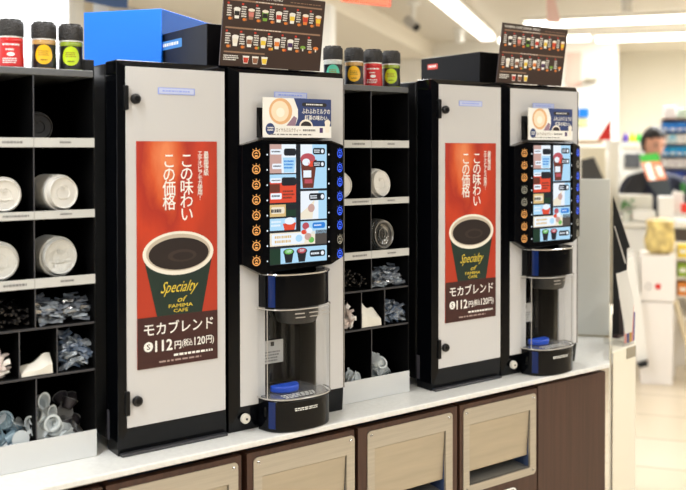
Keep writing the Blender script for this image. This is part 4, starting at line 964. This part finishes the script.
j = [(C_(.05, .03, sh-.42), .15, .11), (C_(.04, .02, sh-.2), .15, .11), (C_(.02, .01, sh-.02), .16, .09), (C_(.0, 0, sh+.06), .06), (C_(-.02, -.0, sh+.14), .05),
     (C_(.02, -.19, sh-.03), .065), (C_(-.05, -.26, sh-.25), .05), (C_(-.28, -.2, sh-.27), .038),
     (C_(.02, .21, sh-.03), .065), (C_(-.06, .30, sh-.22), .05), (C_(-.30, .30, sh-.10), .036), (C_(.05, .03, sh-.75), .15, .12)]
skinbody('uniform', j, [(0, 1), (1, 2), (2, 3), (2, 5), (5, 6), (6, 7), (2, 8), (8, 9), (9, 10), (0, 11), (3, 4)], NAVYC, clerk)
# legs, hands and head as one body
j = [(C_(.05, .03, sh-.75), .1), (C_(.03, .03, sh-.4), .09), (C_(.0, .0, sh+.04), .052), (C_(-.02, 0, sh+.14), .05), (C_(-.03, 0, sh+.2), .06), 
     (C_(.05, -.08, sh-.9), .085), (C_(.05, -.1, .5), .055), (C_(.05, -.1, .09), .04), (C_(-.1, -.1, .04), .035),
     (C_(.05, .14, sh-.9), .085), (C_(.05, .16, .5), .055), (C_(.05, .16, .09), .04), (C_(-.1, .16, .04), .035)]
bd = skinbody('body', j, [(0, 1), (1, 2), (2, 3), (3, 4), (0, 5), (5, 6), (6, 7), (7, 8), (0, 9), (9, 10), (10, 11), (11, 12)], SKIN, clerk)
# head: shaped ellipsoid with nose, chin, eyes, ears; looks down and to the right
HM = Matrix.Translation(uv(CU-.03, cv_, hz)) @ Matrix.Rotation(radians(37), 4, 'Z') @ Matrix.Rotation(radians(28), 4, 'Z') @ Matrix.Rotation(radians(-14), 4, 'Y') @ Matrix.Rotation(pi, 4, 'Z') @ Matrix.Scale(1.1, 4)
def headshape(r=1, hair=False):
    vs = []; fs = []; nu, nv = 32, 22
    for jv in range(nv+1):
        ph_ = -pi/2+pi*jv/nv
        for iu in range(nu):
            a = 2*pi*iu/nu; x = cos(a)*cos(ph_); y = sin(a)*cos(ph_); z = sin(ph_)
            X, Y, Z = x*.095, y*.076, z*.115
            if Z < 0: Y *= 1+Z*2.6; X *= 1+Z*1.0 if x < 0 else 1+Z*.5
            if x > 0 and not hair:
                X += .020*math.exp(-((y/.16)**2+((z+.12)/.17)**2)); X -= .010*math.exp(-(((abs(y)-.36)/.16)**2+((z-.08)/.12)**2)); X += .007*math.exp(-((y/.3)**2+((z+.45)/.08)**2))
            vs.append((X*r, Y*r, Z*r))
    for jv in range(nv):
        for iu in range(nu): fs.append((jv*nu+iu, jv*nu+(iu+1) % nu, (jv+1)*nu+(iu+1) % nu, (jv+1)*nu+iu))
    return vs, fs
g = G(SKIN); g.M = HM; vs, fs = headshape(); g.add(vs, fs)
for sy in (-1, 1):
    g.M = HM @ Matrix.Translation((-.005, sy*.074, -.005)) @ Matrix.Scale(.35, 4, (0, 1, 0)); g.lathe([(.004, -.03), (.016, -.022), (.02, 0), (.018, .018), (.004, .028)], 12)
head = g.build('head', clerk)
g = G(INK)
for sy in (-1, 1): g.M = HM @ Matrix.Translation((.085, sy*.028, .008)) @ Matrix.Scale(.5, 4, (0, 0, 1)); g.lathe([(.001, -.010), (.008, -.006), (.011, 0), (.008, .006), (.001, .01)], 10)
for sy in (-1, 1): g.M = HM @ Matrix.Translation((.088, sy*.03, .03)); g.box(-.004, .004, -.016, .016, -.003, .003)
g.build('eyes', head)
g = G(mat('lips', (176, 96, 86), .5)); g.M = HM @ Matrix.Translation((.083, 0, -.055)); g.box(-.004, .006, -.02, .02, -.004, .004); g.build('mouth', head, bev=.002)
g = G(HAIR); g.M = HM; vs, fs = headshape(1.13, True)
vs2 = [(x*1.02-.004, y, z*1.05+.006) for x, y, z in vs]
vs2 = [(x+.006*noise.noise((x*90, y*90, z*60)), y+.006*noise.noise((x*90+5, y*90, z*60)), z) for x, y, z in vs2]
keep = [f for f in fs if all((vs2[i][2] > .05 and vs2[i][0] < .075) or (vs2[i][2] > .078) or (vs2[i][0] < .02 and vs2[i][2] > -.06) for i in f)]
g.add(vs2, keep); ho = g.build('hair', head); md = ho.modifiers.new('s', 'SOLIDIFY'); md.thickness = .012; md.offset = -1
def hand(wr, dirv, side, parent):
    dirv = Vector(dirv).normalized(); sd = dirv.cross(Vector((0, 0, 1))).normalized()*side; dn = Vector((0, 0, -1))
    wr = Vector(wr); js = [(wr-dirv*.05, .026, .022), (wr+dirv*.045, .034, .016)]; ed = [(0, 1)]
    for k, (o_, l_) in enumerate(((-.028, .062), (-.01, .075), (.01, .07), (.028, .055))):
        b0 = len(js); p0_ = wr+dirv*.07+sd*o_; js += [(p0_, .010), (p0_+dirv*l_*.5+dn*.01, .0085), (p0_+dirv*l_*.8+dn*.035, .007)]; ed += [(1, b0), (b0, b0+1), (b0+1, b0+2)]
    b0 = len(js); p0_ = wr+dirv*.02-sd*.035; js += [(p0_, .012), (p0_+dirv*.03-sd*.02+dn*.01, .009), (p0_+dirv*.05-sd*.02+dn*.03, .008)]; ed += [(1, b0), (b0, b0+1), (b0+1, b0+2)]
    skinbody('hand', [(tuple(a[0]), *a[1:]) for a in js], ed, SKIN, parent, 1)
hand(C_(-.32, -.19, sh-.275), -UD, 1, bd); hand(C_(-.34, .30, sh-.08), -UD+VD*.2, -1, bd)
# customer display with bright advert, in front of the clerk
cdz = thing('register_display', 'register display with green and orange advert in front of the clerk', 'display', uv(SC+.35, onu(655, 200, SC+.35)[0], zc_))
def slabpx(name, pts, u0, th, m, parent, bev=.003):
    g = G(m); n = len(pts); a = [px_at_u(x, y, u0) for x, y in pts]; b = [p+UD*th for p in a]
    g.add(a+b, [tuple(range(n)), tuple(range(n, 2*n))[::-1]]+[(i, (i+1) % n, n+(i+1) % n, n+i) for i in range(n)]); return g.build(name, parent, smooth=False)
slabpx('housing', [(639, 155), (658, 152.5), (668, 180), (673, 196), (660, 200), (648, 183)], SC+.36, .05, mat('display_grey', (66, 74, 80), .5), cdz)
slabpx('screen', [(640, 160), (660, 160), (667, 179), (648, 181)], SC+.35, .008, mat('advert_orange', (236, 150, 116), .4, emit=.5), cdz)
slabpx('advert_top', [(639.5, 155), (658, 153), (660, 161), (641, 162)], SC+.345, .008, mat('advert_green', (76, 190, 76), .4, emit=.4), cdz)
slabpx('advert_text', [(644, 164), (650, 162), (656, 180), (650, 180)], SC+.345, .004, mat('advert_white', (250, 246, 240), .4, emit=.5), cdz)
slabpx('advert_text', [(655, 166), (661, 166), (664, 176), (659, 176)], SC+.345, .004, MATS['advert_white'], cdz)
slabpx('pole', [(656, 196), (664, 196), (664, 221), (656, 221)], SC+.38, .03, MATS['display_grey'], cdz)
panel_from_px('bag', [(620, 196), (632, 175), (642, 172), (646, 182), (644, 197)], SC+.55, .2, mat('bag_black', (22, 20, 24), .6), 'black bag beside the register display behind the counter', 'bag')
bx('green_bottle', 681, 686, 183, 194, SC+.25, .05, mat('bottle_green_dark', (40, 120, 50), .4), 'small green bottle behind the counter near the clerk hand', 'bottle')

# white floor display with bread bag
DU = 6.1
ds = thing('floor_display', 'white floor display box with grey ring and red dot', 'display stand', uv(DU+.2, onu(658, 300, DU)[0], 0))
va, vb = rng(641, 676, DU); zt = zof(256, DU); 
DW = mat('display_white', (240, 235, 230), .5)
g = G(DW); g.M = UVM; g.box(DU, DU+.35, va, vb, zof(301, DU), zt); g.build('upper_box', ds, bev=.004)
g = G(DW); g.M = UVM; g.box(DU+.01, DU+.35, va+.005, vb-.01, 0, zof(302, DU)); g.build('lower_box', ds, bev=.004)
g = G(); 
def onf(a, b, l): v, z = onu(a, b, DU-.003); return uv(DU-.003, v, z)
p = Print(g, (0, 0, 0), (1, 0, 0), (0, 0, -1), fn=onf); p.ring(648.5, 286.5, 3, 3.6, .3, mat('ring_grey', (176, 172, 170), .5), 1, 20); p.ell(658, 286.5, 3, 3, MATS['pennant_red'], 1, 18)
g.build('emblem', ds, smooth=False)
# bread bag (faceted golden sack)
bv, bz = onu(660, 238, 6.3)
g = G(mat('bread_golden', (232, 194, 122), .5, noise_s=16, noise_a=.5)); g.M = UVM @ Matrix.Translation((DU+.17, bv, zt))
g.lathe([(.05, 0), (.085, .02), (.095, .09), (.085, .17), (.09, .215), (.05, .235), (.005, .232)], 28, rf=lambda a, j: 1+.18*noise.noise((cos(a)*2, sin(a)*2, j*1.3)))
o = g.build('bread_bag'); tag(origin_to(o, uv(DU+.17, bv, zt)), 'golden bag of bread on top of the white floor display', 'bread bag')
# right goods shelf
GU = 6.35
va, vb = rng(677, 705, GU)
gs = thing('goods_shelf', 'low white goods shelf right of the white floor display', 'shelf', uv(GU+.2, (va+vb)/2, 0))
g = G(mat('goods_white', (232, 226, 216), .5)); g.M = UVM
for py in (258, 277, 296, 318): zz = zof(py, GU, 682); g.box(GU, GU+.35, va, vb, zz-.015, zz)
g.box(GU+.35, GU+.37, va, vb, 0, zof(246, GU)); g.box(GU, GU+.35, va-.015, va, 0, zof(246, GU)); g.build('frame', gs)
r = random.Random(9); pal = [('yellow', (238, 210, 70)), ('red', (200, 60, 40)), ('green', (150, 180, 60)), ('blue', (50, 110, 190)), ('orange', (230, 140, 50))]
for i, py in enumerate((258, 277, 296)):
    for k in range(3):
        nm, c = pal[(i*2+k*3) % 5] if py > 260 else pal[0]
        v = va+.01+k*.075; zz = zof(py, GU, 682)+.0005
        g = G(mat('snack_'+nm, c, .5)); g.M = UVM; g.box(GU+.01, GU+.12, v, v+.065, zz, zz+.085); g.use(WHITE).box(GU+.008, GU+.01, v+.012, v+.053, zz+.03, zz+.055)
        o = g.build('snack_box', bev=.004); tag(origin_to(o, uv(GU+.06, v+.03, zz)), '%s snack box on the %s tier of the goods shelf, %s from the left' % (nm, ['upper', 'middle', 'lower'][i], ['first', 'second', 'third'][k]), 'snack box')
g = G(mat('rail_beige', (214, 200, 170), .4)); g.tube([px_at_u(675, 300, 6.2), px_at_u(690, 352, 6.2)], .02, 10); g.tube([px_at_u(690, 352, 6.2), uv(6.2, onu(690, 352, 6.2)[0], 0)], .02, 10)
o = g.build('guard_rail'); tag(o, 'beige slanted guard rail below the goods shelf', 'rail')

# ---- ceiling things
cm_ = thing('security_camera', 'small white security camera hanging from the ceiling bulkhead', 'security camera', px_at_u(414, 2, 6.5))
MW = mat('fitting_white', (226, 224, 218), .5)
a = px_at_u(413.5, 5, 6.5); a.z = CZ
g = G(MW); g.tube([a, a-Vector((0, 0, .02))], .05, 16); g.tube([a-Vector((0, 0, .02)), Vector((a.x, a.y, zof(18, 6.5, 414)))], .016, 10); g.build('mount', cm_)
c0 = px_at_u(407, 19, 6.5); c1 = px_at_u(416, 27, 6.45)
G(mat('fitting_grey', (176, 172, 164), .5)).tube([c0, c1], .035, 14).build('housing', cm_); G(MBLACK).tube([c1, c1+(c1-c0)*.12], .028, 14).build('lens', cm_)
for px, py, u_, lb in ((459.5, 36, 8.0, 'small white ceiling spotlight above the black carton on the right'), (627, 8, 6.6, 'white ceiling fitting near the nearer crossing light strip')):
    a = px_at_u(px, py, u_); a.z = CZ
    t = thing('ceiling_spotlight', lb, 'spotlight', a); G(MW).tube([a, a-Vector((0, 0, .03))], .05, 14).build('base', t); G(MW).tube([a-Vector((0, 0, .03)), a-Vector((0, 0, .13))], .04, 14).build('barrel', t)
def hang(pts, u, m, label, name='hanging_sign'):
    g = G(m); n = len(pts); a = [px_at_u(x, y, u) for x, y in pts]; b = [p+UD*.02 for p in a]
    g.add(a+b, [tuple(range(n)), tuple(range(n, 2*n))[::-1]]+[(i, (i+1) % n, n+(i+1) % n, n+i) for i in range(n)])
    t = thing(name, label, 'sign', sum(a, Vector())/n); g.build('board', t, smooth=False)
    for p_ in (a[0], a[-1]):
        if p_.z < CZ-.03: G(MW).tube([p_+UD*.01, Vector((p_.x, p_.y, CZ))+UD*.01], .003, 6).build('wire', t)
hang([(341, -14), (341, 0.8), (390, 6.5), (390, -9)], 4.2, mat('sign_orange_red', (236, 74, 34), .5), 'orange red hanging sign cut by the picture top')
hang([(546, -12), (547, 22), (561, 23), (552, -12)], 6.0, mat('sign_rose', (232, 196, 186), .5), 'pale rose hanging sign at the top right of the farther menu board')
hang([(84, -12), (84, 1), (112, 7), (126, 8), (126, -12)], 4.3, mat('sign_deep_blue', (54, 84, 130), .5), 'dark blue hanging sign above the blue carton')
